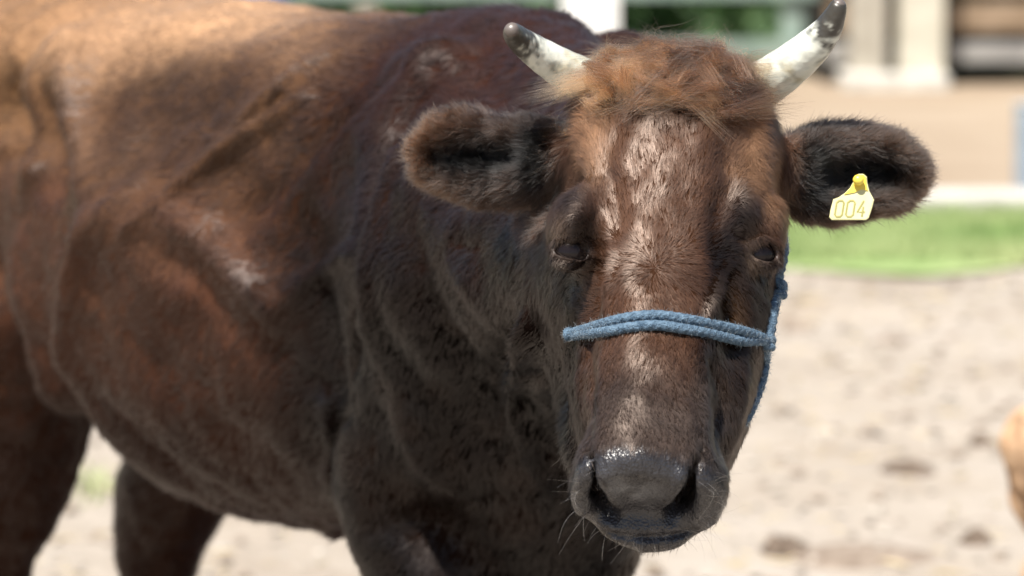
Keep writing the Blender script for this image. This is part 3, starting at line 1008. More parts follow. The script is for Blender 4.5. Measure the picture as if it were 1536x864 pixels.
# ------------------------------------------------------------------ horns
M_HORN = attr_mat("horn", .38, .5, .35, 130)
def horn(ctrl, dark_from, label=None):
    c = np.array([[*P(px, py, D), r / F * D] for px, py, D, r in ctrl])
    q = spline(c, 60)
    n = 28
    ctr, rad = q[:, :3], q[:, 3]
    tan = unit(np.gradient(ctr, axis=0))
    up = np.array([0, 0, -1.0])
    vs, fs, cols = [], [], []
    t_all = np.linspace(0, 1, len(q))
    for i in range(len(q)):
        s1 = unit(np.cross(tan[i], up)); s2 = np.cross(s1, tan[i])
        for j in range(n):
            a = 2 * math.pi * j / n
            rr = rad[i] * (1 + .012 * math.sin(t_all[i] * 60) * (1 - t_all[i]) + .018 * math.sin(a * 3 + t_all[i] * 3))
            vs.append(ctr[i] + (s1 * math.cos(a) + s2 * math.sin(a)) * rr)
    vs.append(ctr[-1] + tan[-1] * rad[-1] * .55)
    for i in range(len(q) - 1):
        for j in range(n):
            fs.append([i * n + j, i * n + (j + 1) % n, (i + 1) * n + (j + 1) % n, (i + 1) * n + j])
    L = len(vs) - 1
    for j in range(n): fs.append([(len(q) - 1) * n + j, (len(q) - 1) * n + (j + 1) % n, L])
    vs = np.array(vs)
    tt = np.append(np.repeat(t_all, n), 1.0)
    nz = fbm(vs, 70, 71); nf = fbm(vs * np.array([1, 1, 1]), 190, 72)
    col = np.tile(np.array([.58, .59, .52]), (len(vs), 1))
    col = mixc(col, (.38, .33, .20), sstep(.0, .45, nz + .25 * np.sin(tt * 9)) * .6)
    col = mixc(col, (.24, .27, .25), sstep(.05, .40, nf + nz * .3) * .55)
    dk = sstep(dark_from - .06, dark_from + .12, tt + nz * .20 + nf * .16)
    col = mixc(col, (.020, .016, .013), dk * .95)
    col = mixc(col, (.12, .10, .09), sstep(.95, .99, tt))
    ring = np.exp(-((tt - .30 - nz * .01) / .007) ** 2)
    col = mixc(col, (.28, .24, .16), ring * .7 * sstep(-.3, .3, nf + .2))
    o = mesh_obj("horn", C2W(vs) - COW_AT, fs, M_HORN, cow)
    set_col(o, col)
    return o
horn([(905, 132, 3.79, 35), (872, 118, 3.775, 33), (838, 99, 3.76, 29), (805, 78, 3.745, 24.5), (783, 62, 3.73, 20.5), (771, 51, 3.715, 16.5), (767, 43, 3.70, 10)], .56)
horn([(1118, 140, 3.79, 35), (1152, 122, 3.775, 35), (1186, 98, 3.76, 32), (1218, 71, 3.745, 28), (1240, 46, 3.735, 22.5), (1252, 24, 3.725, 17), (1258, 8, 3.72, 12.5), (1260, 2, 3.718, 8)], .50)

# ------------------------------------------------------------------ rope halter
M_ROPE = noisy("blue_rope", (.038, .072, .115), (.13, .20, .275), 200, .85, .6, 500, (.3, .7))
M_FUZZ = hair_mat("rope_fuzz_fibre", .5, .6)
HAL_AT = C2W(SP(985, 490))
halter = empty("rope_halter", HAL_AT, "faded blue rope halter tied round the brown cow's nose and cheek", "halter")
def rope(name, path, r, twist=260, n=16, fuzz=1500, parent=halter):
    q = spline(np.asarray(path), max(24, len(path) * 10))
    tan = unit(np.gradient(q, axis=0))
    s = np.concatenate([[0], np.cumsum(np.linalg.norm(np.diff(q, axis=0), axis=1))])
    m = max(30, int(s[-1] / .0014))
    si = np.linspace(0, s[-1], m)
    q = np.stack([np.interp(si, s, q[:, k]) for k in range(3)], 1)
    tan = unit(np.gradient(q, axis=0))
    nn = unit(np.cross(tan, np.array([.13, .2, 1.0]))); bb = np.cross(tan, nn)
    vs, fs = [], []
    for i in range(m):
        for j in range(n):
            a = 2 * math.pi * j / n
            tp = 1 if name != 'noseband' else .5 + .5 * min(1, si[i] / .035)
            rr = r * tp * (1 + .06 * math.cos(3 * (a - si[i] * twist)) + .05 * math.cos(3 * (a + si[i] * twist * 1.0) + 1))
            if i in (0, m - 1): rr *= .5
            vs.append(q[i] + (nn[i] * math.cos(a) + bb[i] * math.sin(a)) * rr)
    for i in range(m - 1):
        for j in range(n):
            fs.append([i * n + j, i * n + (j + 1) % n, (i + 1) * n + (j + 1) % n, (i + 1) * n + j])
    fs.append(list(range(n))[::-1]); fs.append([(m - 1) * n + j for j in range(n)])
    o = mesh_obj(name, C2W(np.array(vs)) - HAL_AT, fs, M_ROPE, parent)
    i = rng.integers(0, m, fuzz); a = rng.uniform(0, 6.283, fuzz)
    nr = nn[i] * np.cos(a)[:, None] + bb[i] * np.sin(a)[:, None]
    d = unit(nr + rng.normal(0, .7, (fuzz, 3)))
    k = 4; T = np.linspace(0, 1, k)
    ln = rng.uniform(.0010, .0030, fuzz)
    bend = rng.normal(0, .5, (fuzz, 3))
    tpf = 1 if name != 'noseband' else (.5 + .5 * np.clip(si[i] / .035, 0, 1))[:, None]
    pts = (q[i] + nr * r * tpf * .97)[:, None] + (d[:, None] * T[None, :, None] + bend[:, None] * (T ** 2)[None, :, None]) * ln[:, None, None]
    cols = np.tile(np.array([.17, .25, .33]), (fuzz, 1)) * rng.uniform(.5, 1.4, (fuzz, 1))
    hair_obj("rope_fuzz", C2W(pts), np.full((fuzz, k), .00009), cols, M_FUZZ, o, HAL_AT * 0 + HAL_AT, kind="stuff")
    return o
def nose(dy, up=.0045):
    pts = []
    for px, py in ((857, 500), (880, 494), (910, 485), (945, 477), (985, 474), (1030, 480), (1075, 489), (1115, 498), (1143, 507)):
        e = sstep(850, 930, px) * sstep(1150, 1110, px)
        pts.append(SP(px, py + dy * (.25 + .75 * e), up))
    return pts
tailL = [HW(850, 503, -.085), HW(851, 494, -.11)]
n1 = nose(-1); n2 = nose(14)
rope("noseband", [HW(868, 496, -.14), HW(853, 499, -.105)] + n1 + [HW(1152, 514, -.085)], .0049)
rope("noseband", [HW(868, 500, -.14), HW(853, 503, -.105)] + n2 + [HW(1150, 520, -.085)], .0049)
cx = lambda px, py, w_: HW(px, py, w_)
def edge_pt(px, py, up=.004):
    for k in range(40):
        D = hit(fd, px - k, py, 3.3, 3.88)
        if D is not None: return P(px, py, D - up + .0012 * k * 0)
    return cx(px, py, -.09)
rope("cheek_rope", [edge_pt(1149, 516), edge_pt(1153, 492), edge_pt(1157, 466), edge_pt(1162, 440), edge_pt(1165, 412), P(1170, 392, edge_pt(1165, 412)[2] - .002), P(1172, 374, edge_pt(1165, 412)[2] + .004), P(1170, 352, edge_pt(1165, 412)[2] + .05)], .0070)
rope("cheek_rope", [edge_pt(1148, 522), edge_pt(1147, 545), edge_pt(1141, 575), edge_pt(1131, 602), edge_pt(1120, 628) + [0, 0, .012], edge_pt(1104, 650) + [0, 0, .05]], .0050)
def knot(px, py, w_, r):
    c = edge_pt(px, py)
    pts = []
    for i in range(26):
        a = i / 25 * 2 * math.pi * 1.9
        pts.append(c + hu * math.cos(a) * r * .75 + hv * (math.sin(a * .5 + .6) * r * .8) + hw * math.sin(a) * r * .75)
    return rope("knot", pts, r * .52, fuzz=500)
knot(1165, 437, -.088, .0085)
knot(1149, 516, -.072, .0075)
# frayed end at the knot
rope("loose_end", [edge_pt(1166, 432, .008), edge_pt(1174, 429, .008), edge_pt(1177, 437, .008)], .0030, fuzz=300)

# ------------------------------------------------------------------ ear tag
TAG_D = hit(fd, 1275, 300, 3.5, 4.0) or 3.78
TAG_D -= .026
M_TAG = noisy("tag_plastic_pale", (.56, .54, .28), (.64, .62, .36), 60, .4, 0, stops=(.3, .7), spec=.5)
M_TAGY = noisy("tag_plastic_yellow", (.72, .52, .05), (.80, .62, .09), 50, .35, 0, spec=.5)
M_TAGN = noisy("tag_numerals", (.26, .24, .08), (.33, .30, .10), 80, .6, 0)
TAG_AT = C2W(P(1288, 272, TAG_D))
tag_ = empty("ear_tag", TAG_AT, "small yellow plastic ear tag numbered 004 in the cow's ear", "ear tag")
out = [(1250, 299), (1258, 296), (1267, 290), (1275, 282), (1280, 273), (1282, 265), (1288, 261), (1295, 261), (1300, 265), (1301, 275), (1304, 287), (1308, 294), (1311, 300), (1308, 312), (1303, 327), (1299, 330), (1270, 330), (1248, 330), (1244, 326), (1246, 314)]
def tagpt(px, py, off=0):
    # the plate leans back a little at the top
    return P(px, py, TAG_D - off + (290 - py) * .00012)
def plate(name, outline, off, th_, mt):
    n = len(outline)
    vs = [tagpt(x, y, off) for x, y in outline] + [tagpt(x, y, off - th_) for x, y in outline]
    cx_, cy_ = np.mean(outline, axis=0)
    vi = [tagpt(cx_ + (x - cx_) * .955, cy_ + (y - cy_) * .955, off + .0005) for x, y in outline]
    vs = vi + vs
    fs = [list(range(n))]
    for r_ in (0, 1):
        for i in range(n): fs.append([r_ * n + i, (r_ + 1) * n + i, (r_ + 1) * n + (i + 1) % n, r_ * n + (i + 1) % n])
    fs.append(list(range(2 * n, 3 * n))[::-1])
    return mesh_obj(name, C2W(np.array(vs)) - TAG_AT, fs, mt, tag_, smooth=False)
plate("tag_panel", out, .0, .0014, M_TAG)
plate("tag_neck", [(1266, 292), (1275, 283), (1281, 273), (1283, 265), (1289, 262), (1295, 262), (1299, 266), (1300, 276), (1302, 286), (1292, 284), (1282, 289)], .0012, .0012, M_TAGY)
vs, fs = uv_sphere(P(1287.5, 270, TAG_D - .0045), np.array([.0054, .0054, .0048]), 20, 12)
mesh_obj("stud", C2W(vs) - TAG_AT, fs, M_TAGY, tag_)
def stroke(pts, wd=1.7, closed=False):
    pts = [np.array(p_, float) for p_ in pts]
    vs, fs = [], []
    n = len(pts)
    seq = range(n if closed else n)
    for i in seq:
        a = pts[(i - 1) % n] if closed or i > 0 else pts[i]
        b = pts[(i + 1) % n] if closed or i < n - 1 else pts[i]
        t = unit(b - a); nn = np.array([-t[1], t[0]]) * wd / 2 * 1.15
        vs += [pts[i] + nn, pts[i] - nn]
    for i in range(n if closed else n - 1):
        j = (i + 1) % n
        fs.append([2 * i, 2 * i + 1, 2 * j + 1, 2 * j])
    return vs, fs
def digit(name, strokes, x0, y0):
    V, Fc = [], []
    for k, (s_, cl) in enumerate(strokes):
        s2 = [(x0 + x - (y - 0) * .16, y0 + y) for x, y in s_]
        v_, f_ = stroke(s2, 2.3, cl)
        Fc += [[i + len(V) for i in f] for f in f_]
        V += v_
    vs = np.array([tagpt(x, y, .0010 + .00002) for x, y in V])
    return mesh_obj(name, C2W(vs) - TAG_AT, Fc, M_TAGN, tag_, smooth=False)
zero = [(4, 0), (9, 0), (12, 3), (12, 21), (9, 24), (4, 24), (1, 21), (1, 3)]
digit("numeral_zero", [(zero, True)], 1254.5, 301)
digit("numeral_zero", [(zero, True)], 1271, 301)
digit("numeral_four", [([(8.5, 0), (1, 17), (12.5, 17)], False), ([(9, 9), (9, 24)], False)], 1287.5, 301)

# ------------------------------------------------------------------ the place behind the cow
def G(px, py, z=0.0):
    """world point at height z seen at (px,py)"""
    d = C2W(ray(px, py)) - np.array([0, 0, CAMZ])
    t = (z - CAMZ) / d[2]
    return np.array([0, 0, CAMZ]) + d * t
def AT(px, y):
    """world x of image column px at distance y"""
    return (px - 768) / F * y * 1.005

def box(x0, x1, y0, y1, z0, z1, wob=0.0):
    v = np.array([[x, y, z] for x in (x0, x1) for y in (y0, y1) for z in (z0, z1)], float)
    if wob: v += rng.normal(0, wob, v.shape)
    f = [[0, 1, 3, 2], [4, 6, 7, 5], [0, 4, 5, 1], [2, 3, 7, 6], [0, 2, 6, 4], [1, 5, 7, 3]]
    return v, f
def bevel(o, w_=.008):
    m = o.modifiers.new("bevel", 'BEVEL'); m.width = w_; m.segments = 2
    return o

# ground sheet: finely tessellated near the camera, coarse towards the horizon
gx = np.concatenate([np.linspace(-400, -12, 10), np.linspace(-10, -2.2, 14), np.linspace(-2.0, 4.0, 200), np.linspace(4.3, 12, 14), np.linspace(14, 400, 10)])
gy = np.concatenate([np.linspace(-300, -5, 6), np.linspace(0, 4, 10), np.linspace(4.2, 14, 260), np.linspace(14.2, 32, 60), np.linspace(36, 900, 12)])
GX, GY = np.meshgrid(gx, gy, indexing='ij')
gp = np.stack([GX.ravel(), GY.ravel(), np.zeros(GX.size)], 1)
near = sstep(5, 6, gp[:, 1]) * sstep(15, 13, gp[:, 1])
gz = (fbm(gp, 1.3, 81, 3) * .022 + fbm(gp, 6, 82, 3) * .010) * (.2 + .8 * near)
gz -= np.maximum(0, fbm(gp, 3.1, 83, 2) - .25) * .10 * near            # hoof-trodden hollows
gz[np.abs(gp[:, 0]) > 15] = 0; gz[gp[:, 1] > 34] = 0
gp[:, 2] = gz
nyy = len(gy)
ii, jj = np.meshgrid(np.arange(len(gx) - 1), np.arange(nyy - 1), indexing='ij')
b0 = (ii * nyy + jj).ravel()
gf = np.stack([b0, b0 + nyy, b0 + nyy + 1, b0 + 1], 1)
M_GROUND, t, b = mat("sandy_ground")
tc = t.nodes.new("ShaderNodeTexCoord")
n1 = t.nodes.new("ShaderNodeTexNoise"); n1.inputs["Scale"].default_value = 1.1; n1.inputs["Detail"].default_value = 8; n1.inputs["Roughness"].default_value = .6
n2 = t.nodes.new("ShaderNodeTexNoise"); n2.inputs["Scale"].default_value = 5; n2.inputs["Detail"].default_value = 8; n2.inputs["Roughness"].default_value = .65
sep = t.nodes.new("ShaderNodeSeparateXYZ")
t.links.new(tc.outputs["Object"], n1.inputs["Vector"]); t.links.new(tc.outputs["Object"], n2.inputs["Vector"]); t.links.new(tc.outputs["Object"], sep.inputs[0])
def ramp(t, stops):
    r = t.nodes.new("ShaderNodeValToRGB")
    els = r.color_ramp.elements
    while len(els) < len(stops): els.new(.5)
    for e, (p_, c_) in zip(els, stops): e.position = p_; e.color = (*c_, 1)
    return r
r1 = ramp(t, [(.30, (.275, .230, .185)), (.50, (.32, .278, .232)), (.70, (.35, .31, .27))])
r2 = ramp(t, [(.30, (.72, .66, .58)), (.45, (1, 1, 1)), (1, (1, 1, 1))])
t.links.new(n1.outputs[0], r1.inputs[0]); t.links.new(n2.outputs[0], r2.inputs[0])
mx = t.nodes.new("ShaderNodeMix"); mx.data_type = 'RGBA'; mx.blend_type = 'MULTIPLY'; mx.inputs[0].default_value = .6
t.links.new(r1.outputs[0], mx.inputs[6]); t.links.new(r2.outputs[0], mx.inputs[7])
# packed brown earth beyond the lawn, rough green beyond the sheds
ad = t.nodes.new("ShaderNodeMath"); ad.operation = 'MULTIPLY_ADD'; ad.inputs[1].default_value = 1.2
t.links.new(n1.outputs[0], ad.inputs[0]); t.links.new(sep.outputs[1], ad.inputs[2])
mr = t.nodes.new("ShaderNodeMapRange"); mr.inputs[1].default_value = 14.2; mr.inputs[2].default_value = 14.9
t.links.new(ad.outputs[0], mr.inputs[0])
m2 = t.nodes.new("ShaderNodeMix"); m2.data_type = 'RGBA'
r3 = ramp(t, [(.3, (.24, .18, .125)), (.55, (.31, .245, .18)), (.75, (.37, .30, .23))])
t.links.new(n1.outputs[0], r3.inputs[0])
t.links.new(mr.outputs[0], m2.inputs[0]); t.links.new(mx.outputs[2], m2.inputs[6]); t.links.new(r3.outputs[0], m2.inputs[7])
mr2 = t.nodes.new("ShaderNodeMapRange"); mr2.inputs[1].default_value = 20.6; mr2.inputs[2].default_value = 21.2
t.links.new(ad.outputs[0], mr2.inputs[0])
m3 = t.nodes.new("ShaderNodeMix"); m3.data_type = 'RGBA'; m3.inputs[7].default_value = (.05, .085, .035, 1)
t.links.new(mr2.outputs[0], m3.inputs[0]); t.links.new(m2.outputs[2], m3.inputs[6])
t.links.new(m3.outputs[2], b.inputs["Base Color"])
b.inputs["Roughness"].default_value = .95; b.inputs["Specular IOR Level"].default_value = .15
bp = t.nodes.new("ShaderNodeBump"); bp.inputs["Strength"].default_value = .6; bp.inputs["Distance"].default_value = .03
n3 = t.nodes.new("ShaderNodeTexNoise"); n3.inputs["Scale"].default_value = 22; n3.inputs["Detail"].default_value = 8
t.links.new(tc.outputs["Object"], n3.inputs["Vector"]); t.links.new(n3.outputs[0], bp.inputs["Height"]); t.links.new(bp.outputs[0], b.inputs["Normal"])
mesh_obj("ground", gp, gf, M_GROUND, kind="structure")

# lawn strip with real blades
y0_, y1_ = G(1300, 402)[1], G(1300, 322)[1]
M_GRASS = noisy("lawn_green", (.15, .24, .07), (.40, .44, .22), 1.7, .7, 0, stops=(.3, .7))
lx = np.linspace(-9, 9, 120); 
lv, lf = [], []
for i, x in enumerate(lx):
    a = y0_ + fbm(np.array([[x, 0, 0]]), 1.5, 91)[0] * .45
    bb_ = y1_ + fbm(np.array([[x, 5, 0]]), 1.5, 92)[0] * .06
    for k in range(6):
        lv.append([x, a + (bb_ - a) * k / 5, .024 if 0 < k < 5 else .004])
for i in range(len(lx) - 1):
    for k in range(5): lf.append([i * 6 + k, (i + 1) * 6 + k, (i + 1) * 6 + k + 1, i * 6 + k + 1])
mesh_obj("lawn", lv, lf, M_GRASS, kind="structure")
def blades(name, cx, cy, hgt, wd, label):
    n = len(cx)
    a = rng.uniform(0, 6.28, n); h = hgt * rng.uniform(.5, 1.3, n)
    lean = rng.normal(0, .4, (n, 2)) * h[:, None]
    base = np.stack([cx, cy, np.full(n, .01)], 1)
    sd2 = np.stack([np.cos(a), np.sin(a), np.zeros(n)], 1) * wd
    tip = base + np.concatenate([lean, h[:, None]], 1)
    v = np.stack([base - sd2, base + sd2, tip], 1).reshape(-1, 3)
    f = np.arange(3 * n).reshape(-1, 3)
    o = mesh_obj(name, v, f, M_GRASS, smooth=False)
    o["label"] = label; o["category"] = "grass"; o["kind"] = "stuff"
n = 90000
blades("grass", rng.uniform(-4.5, 6, n), rng.uniform(y0_ + .03, y1_ - .03, n), .045, .004, "bright green strip of mown grass crossing behind the cow")
tg = G(128, 742)
n = 110
blades("grass_tuft", tg[0] + rng.normal(0, .05, n), tg[1] + rng.normal(0, .10, n), .035, .003, "small green tuft of grass in the sand between the cow's hind legs")

# concrete kerb behind the lawn
M_CONC = noisy("pale_concrete", (.42, .40, .36), (.56, .53, .48), 8, .85, .3)
yk = G(1300, 318)[1]
v, f = box(-9, 9, yk, yk + .28, -.03, .055)
o = bevel(mesh_obj("kerb", v, f, M_CONC, smooth=False, kind="structure"))

# painted posts
M_WHITE = noisy("white_paint", (.74, .74, .72), (.82, .82, .80), 6, .6, .1)
M_CREAM = noisy("weathered_cream_paint", (.44, .41, .33), (.56, .52, .43), 7, .65, .2)
M_GREYP = noisy("galvanised_metal", (.24, .29, .34), (.33, .38, .43), 6, .45, 0)
M_WOOD = noisy("weathered_board", (.20, .14, .09), (.36, .27, .19), 5, .85, .3)
M_GREYW = noisy("silvered_board", (.22, .21, .20), (.34, .33, .31), 5, .85, .3)
M_DARKW = noisy("dark_brown_board", (.020, .017, .014), (.05, .042, .035), 5, .85, .3)  # near-black brown for the boards inside the shed
M_RAIL = noisy("green_grey_rail", (.16, .22, .19), (.26, .33, .29), 5, .6, .1)

shed_y = G(1375, 128)[1]
shed = empty("cattle_shed", (AT(1450, shed_y), shed_y, 0), "open-fronted timber cattle shed with cream posts and horizontal boards", "shed")
SO = np.array(shed.location)
def part(name, b_, m_, parent=shed, off=None, bev=.006):
    v, f = b_
    o = mesh_obj(name, v - (SO if off is None else off), f, m_, parent, smooth=False)
    if bev: bevel(o, bev)
    return o
def posts(pxs, wpx, dy, zt, m_, wob=0.0):
    out = []
    for px in pxs:
        x = AT(px, shed_y); hw_ = wpx / 2 / F * shed_y
        out.append(part("post", box(x - hw_, x + hw_, shed_y - .10 + dy, shed_y + .10 + dy, .0, zt), m_))
    return out
posts([1375], 68, -.05, 2.5, M_CREAM)
M_BEIGE = noisy("beige_paint", (.30, .27, .22), (.42, .385, .32), 7, .7, .2)
posts([1296], 52, -.05, 2.5, M_BEIGE)
posts([1660, 1950], 64, -.05, 2.5, M_CREAM)
for px, wp in ((1297, 84), (1375, 76)):
    x = AT(px, shed_y); h_ = wp / 2 / F * shed_y
    part("footing", box(x - h_, x + h_, shed_y - .33, shed_y + .16, -.02, .075), M_CONC, bev=.02)
x0, x1 = AT(1236, shed_y), AT(2100, shed_y)
zb = lambda py: (128 - py) / F * shed_y * 1.01
for (pa, pb, m_) in ((96, 66, M_GREYW), (50, 8, M_WOOD), (-8, -40, M_WOOD), (-60, -95, M_GREYW), (-120, -160, M_WOOD)):
    for (xa, xb) in ((x0, AT(1372, shed_y)), (AT(1378, shed_y), AT(1655, shed_y)), (AT(1665, shed_y), x1)):
        part("board", box(xa + .01, xb - .01, shed_y + .06, shed_y + .095, zb(pa), zb(pb), .003), m_, bev=.004)
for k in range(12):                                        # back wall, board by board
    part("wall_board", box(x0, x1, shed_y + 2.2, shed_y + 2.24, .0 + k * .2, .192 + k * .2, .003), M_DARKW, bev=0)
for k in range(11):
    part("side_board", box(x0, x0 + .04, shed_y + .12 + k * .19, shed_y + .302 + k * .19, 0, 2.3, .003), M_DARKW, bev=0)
v, f = box(x0 - .3, x1 + .3, shed_y - .6, shed_y + 2.5, 2.5, 2.56)
v[:, 2] += (v[:, 1] - shed_y) * -.10
part("roof", (v, f), M_GREYP, bev=0)

gp_y = shed_y - .5
pw = empty("gate_post", (AT(885, gp_y), gp_y, 0), "thick bright white painted post rising behind the cow's neck, left of its poll", "post")
po = np.array(pw.location); h_ = 41 / F * gp_y
part("shaft", box(po[0] - h_, po[0] + h_, gp_y - h_, gp_y + h_, 0, 1.5), M_WHITE, pw, po)
part("cap", box(po[0] - h_ - .03, po[0] + h_ + .03, gp_y - h_ - .03, gp_y + h_ + .03, 1.502, 1.56), M_WHITE, pw, po)

# rail fence to the left
fy = shed_y + .6
fence = empty("rail_fence", (AT(700, fy), fy, 0), "long grey-green rail fence running behind the cow in front of the shrubs", "fence")
fo = np.array(fence.location)
for px in (-420, -120, 180, 550, 1040 if False else 1186):
    x = AT(px, fy)
    part("post", box(x - .06, x + .06, fy - .05, fy + .05, 0, 1.3), M_CREAM if px == 550 else M_RAIL, fence, fo)
for z0_, z1_ in ((.10, .20), (.42, .50), (.72, .80), (1.02, 1.10)):
    part("rail", box(AT(-500, fy), AT(1225, fy), fy - .09, fy - .052, z0_, z1_, .002), M_RAIL, fence, fo, .004)

# shrubs behind the fence
M_LEAF = noisy("shrub_leaf", (.035, .075, .025), (.085, .15, .05), 2, .6, 0, stops=(.3, .7))
M_LEAF2 = noisy("pale_shrub_leaf", (.08, .13, .05), (.16, .24, .10), 2, .6, 0, stops=(.3, .7))
M_BARK = noisy("bark", (.05, .04, .03), (.12, .09, .07), 9, .9, .4)
def shrub(x, y, h_, r_, m_, label, nl=2600):
    root = empty("shrub", (x, y, 0), label, "shrub", "shrubs behind the rail fence")
    V, Fc = [], []
    for k in range(5):
        a = rng.uniform(0, 6.28); tip = np.array([math.cos(a) * r_ * .6, math.sin(a) * r_ * .6, h_ * rng.uniform(.6, .9)])
        for j in range(6):
            ww = .03 * (1 - j / 6.5)
            c_ = tip * (j / 5) * np.array([1, 1, 1])
            for q in range(5): V.append(c_ + np.array([math.cos(q * 1.257) * ww, math.sin(q * 1.257) * ww, 0]))
        b0_ = len(V) - 30
        for j in range(5):
            for q in range(5): Fc.append([b0_ + j * 5 + q, b0_ + j * 5 + (q + 1) % 5, b0_ + (j + 1) * 5 + (q + 1) % 5, b0_ + (j + 1) * 5 + q])
    mesh_obj("stem", np.array(V), Fc, M_BARK, root)
    cl = rng.normal(0, 1, (40, 3)); cl = unit(cl) * rng.uniform(.3, 1, (40, 1))
    i = rng.integers(0, 40, nl)
    c_ = cl[i] * np.array([r_, r_, h_ / 2]) + np.array([0, 0, h_ / 2 + .02]) + rng.normal(0, .09, (nl, 3))
    c_[:, 2] = np.abs(c_[:, 2])
    a1 = unit(rng.normal(0, 1, (nl, 3))); a2 = unit(np.cross(a1, rng.normal(0, 1, (nl, 3))))
    s_ = rng.uniform(.025, .055, (nl, 1))
    V = np.stack([c_ - a1 * s_, c_ + a2 * s_ * .45, c_ + a1 * s_, c_ - a2 * s_ * .45], 1).reshape(-1, 3)
    o = mesh_obj("foliage", V, np.arange(4 * nl).reshape(-1, 4), m_, root, smooth=False)
    o["kind"] = "stuff"
pos = [(-700, 1.2, 0), (-460, 1.5, 1), (-230, 1.3, 0), (0, 1.4, 1), (200, 1.2, 0), (330, 1.1, 1), (470, 1.3, 1), (610, 1.2, 0), (720, 1.0, 1), (850, 1.3, 0), (985, 1.2, 0), (1100, 1.3, 0), (1215, 1.2, 0), (1330, 1.5, 0)]
desc = ["far left end of the row", "pale, second from the left end", "dark, third from the left end", "pale, behind the cow's rump", "dark, behind the cow's hip", "pale, beside the blue barrel",
        "pale, left of the cream fence post", "dark, right of the cream fence post", "pale, just left of the cow's withers", "dark, behind the white gate post",
        "dark, above the left of the cow's poll", "dark, above the right of the cow's poll", "dark, beside the right horn tip", "dark, against the cattle shed"]
for (px, h_, k), dsc in zip(pos, desc):
    y = shed_y + 2.2 + rng.uniform(-.3, .5)
    shrub(AT(px, y), y, h_, .55, M_LEAF2 if k else M_LEAF, "leafy green shrub behind the rail fence, " + dsc)

# blue barrel behind the fence line
M_BLUE = noisy("blue_plastic", (.05, .14, .34), (.08, .20, .42), 5, .4)
by = shed_y + .25
br = empty("barrel", (AT(385, by), by, 0), "blue plastic barrel standing by the rail fence behind the cow's back", "barrel")
prof = [(.0, 0), (.15, 0), (.17, .03), (.175, .16), (.185, .18), (.175, .20), (.175, .40), (.185, .42), (.175, .44), (.165, .60), (.15, .63), (0, .63)]
V, Fc = [], []
for r_, z_ in prof:
    for q in range(24): V.append([math.cos(q * math.pi / 12) * r_, math.sin(q * math.pi / 12) * r_, z_])
for j in range(len(prof) - 1):
    for q in range(24): Fc.append([j * 24 + q, j * 24 + (q + 1) % 24, (j + 1) * 24 + (q + 1) % 24, (j + 1) * 24 + q])
mesh_obj("drum", V, Fc, M_BLUE, br)
V = []
for r_, z_ in ((.145, .632), (.155, .645), (.155, .66), (.0, .662)):
    for q in range(24): V.append([math.cos(q * math.pi / 12) * r_, math.sin(q * math.pi / 12) * r_, z_])
Fc = [[j * 24 + q, j * 24 + (q + 1) % 24, (j + 1) * 24 + (q + 1) % 24, (j + 1) * 24 + q] for j in range(3) for q in range(24)]
mesh_obj("lid", V, Fc, M_BLUE, br)

# galvanised post at the right edge
my = G(1535, 296)[1]
mp = empty("metal_post", (AT(1541, my), my, 0), "short grey-blue galvanised post at the right edge beyond the lawn", "post")
mo = np.array(mp.location)
part("shaft", box(mo[0] - .045, mo[0] + .045, my - .045, my + .045, 0, .33), M_GREYP, mp, mo)
part("cap_plate", box(mo[0] - .052, mo[0] + .052, my - .052, my + .052, .332, .345), M_GREYP, mp, mo)

# dung and clods on the sand
M_DUNG = noisy("dry_dung", (.07, .05, .036), (.17, .13, .10), 30, .95, .8, 90)
M_DUNG2 = noisy("trampled_dung", (.17, .13, .10), (.27, .22, .175), 20, .95, .6, 90)
def clod(px, py, wpx, hgt, label, sd_, pile=1):
    g = G(px, py)
    D = np.linalg.norm(g - np.array([0, 0, CAMZ]))
    rad = wpx / 2 / F * D * .85
    n1_, n2_ = 40, 16
    V, Fc = [], []
    for j in range(n2_ + 1):
        for i in range(n1_):
            a = 2 * math.pi * i / n1_; r_ = rad * j / n2_
            V.append([math.cos(a) * r_, math.sin(a) * r_ * .8, 0])
    V = np.array(V)
    rr = np.repeat(np.linspace(0, 1, n2_ + 1), n1_)
    nzv = fbm(V + sd_ * 3.3, 9 / max(rad, .05) * .12, 101 + sd_, 3)
    nzf = fbm(V + sd_ * 1.3, 70, 111 + sd_, 2)
    edge = 1 - rr ** 2
    V[:, 2] = np.maximum(edge * hgt * (1 + 1.3 * nzv) + edge * nzf * .012, 0) * 1.0 - .012 * rr ** 4 + .004
    V[:, :2] *= (1 + .35 * nzv * rr)[:, None]
    for j in range(n2_):
        for i in range(n1_):
            Fc.append([j * n1_ + i, (j + 1) * n1_ + i, (j + 1) * n1_ + (i + 1) % n1_, j * n1_ + (i + 1) % n1_])
    zg = fbm(g[None] * [1, 1, 0], 1.3, 81, 3)[0] * .022
    o = mesh_obj("dung_pile", V, Fc, M_DUNG if hgt > .015 else M_DUNG2)
    o.location = (g[0], g[1], zg)
    o["label"] = label; o["category"] = "dung"; o["group"] = "dung on the sandy ground"
clod(1362, 706, 116, .020, "dark dung pile on the sand, right of the cow's muzzle", 1)
clod(1180, 826, 122, .020, "wide dung pile on the sand, lowest and just right of the cow's chin", 2)
clod(1462, 812, 62, .016, "small steep dung pile near the tan calf", 3)
clod(1478, 664, 60, .018, "small dung pile above the right end of the dark one", 4)
clod(1338, 512, 90, .008, "flat faint dung patch farther off on the sand", 5)
clod(1200, 488, 80, .007, "flat faint dung patch right of the halter knot", 6)
clod(1290, 832, 300, .006, "long low scatter of trampled dung at the bottom of the frame", 7)

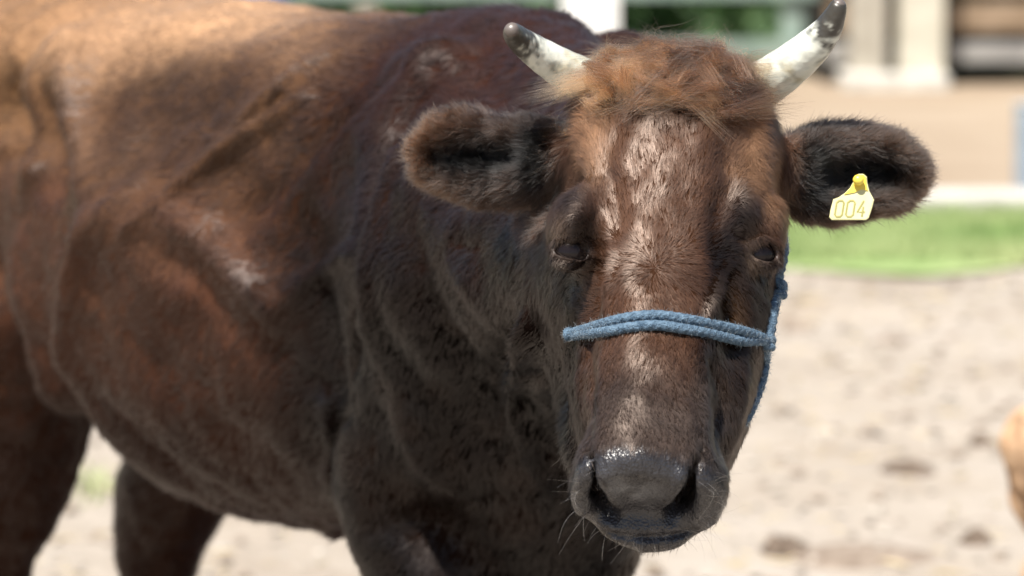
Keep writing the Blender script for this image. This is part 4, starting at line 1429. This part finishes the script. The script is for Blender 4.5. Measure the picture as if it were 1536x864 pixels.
# small stones, crumbs of dung and straw trodden into the sand
def crumbs(name, n, smin, smax, m_, flat, label):
    x = rng.uniform(-1.6, 3.4, n); y = rng.uniform(6.2, 12.0, n) ** 1.0
    z = np.array(fbm(np.stack([x, y, x * 0], 1), 1.3, 81, 3) * .022)
    s_ = rng.uniform(smin, smax, (n, 1)); a = rng.uniform(0, 6.28, n)
    base = np.array([[1, 0, 0], [0, 1, 0], [-1, 0, 0], [0, -1, 0], [0, 0, 1], [0, 0, -.6]], float)
    V = base[None] * s_[:, :, None] * np.array([1.0, flat[0], flat[1]])
    V = V * rng.uniform(.7, 1.3, V.shape)
    c_, s2 = np.cos(a)[:, None], np.sin(a)[:, None]
    V = np.stack([V[..., 0] * c_ - V[..., 1] * s2, V[..., 0] * s2 + V[..., 1] * c_, V[..., 2]], -1) + np.stack([x, y, z + .004], 1)[:, None]
    Fb = np.array([[0, 1, 4], [1, 2, 4], [2, 3, 4], [3, 0, 4], [1, 0, 5], [2, 1, 5], [3, 2, 5], [0, 3, 5]])
    F_ = (Fb[None] + (np.arange(n) * 6)[:, None, None]).reshape(-1, 3)
    o = mesh_obj(name, V.reshape(-1, 3), F_, m_, smooth=False)
    o["kind"] = "stuff"; o["label"] = label; o["category"] = "ground litter"
crumbs("gravel", 2600, .006, .022, noisy("stone", (.20, .17, .14), (.42, .38, .33), 9, .9), (.8, .5), "small stones and clods strewn over the pale sandy yard")
crumbs("dung_crumbs", 900, .008, .030, M_DUNG2, (.7, .4), "brown crumbs of dung trodden into the pale sand")
crumbs("straw", 1100, .02, .055, noisy("straw", (.36, .28, .14), (.55, .45, .26), 9, .8), (.06, .06), "loose bits of straw lying on the pale sand")

# ------------------------------------------------------------------ a second, tan animal at the right edge
M_TAN = noisy("tan_coat", (.42, .26, .15), (.52, .35, .22), 9, .65, .4, 200)
calf_at = G(1600, 1000)
calf = empty("calf", (0, 0, 0), "tan calf standing at the right edge, only the curve of its rump in view", "calf")
bm_ = body.data.copy()
bm_.materials.clear(); bm_.materials.append(M_TAN)
cb = bpy.data.objects.new("body", bm_)
scene.collection.objects.link(cb)
cb.parent = calf
M_DH, _, b_ = mat("dark_horn"); b_.inputs["Base Color"].default_value = (.03, .025, .02, 1)
for o_ in [c for c in cow.children if c.name.startswith(("eye", "hoof")) and c.type == 'MESH']:
    e = o_.copy(); scene.collection.objects.link(e); e.parent = calf
calf.scale = (.40, .40, .40)
# the source faces +A_ (right, towards the camera); turned so that it faces right and away
turn = R(70)
calf.rotation_euler = (0, 0, turn)
D_ = 6.2
rump_local = np.array(Bw(1.15, 0, 0)) - COW_AT
c_, s_ = math.cos(turn), math.sin(turn)
rx, ry = (rump_local[0] * c_ - rump_local[1] * s_) * .40, (rump_local[0] * s_ + rump_local[1] * c_) * .40
calf.location = (AT(1557, D_) - rx, D_ - ry, 0)
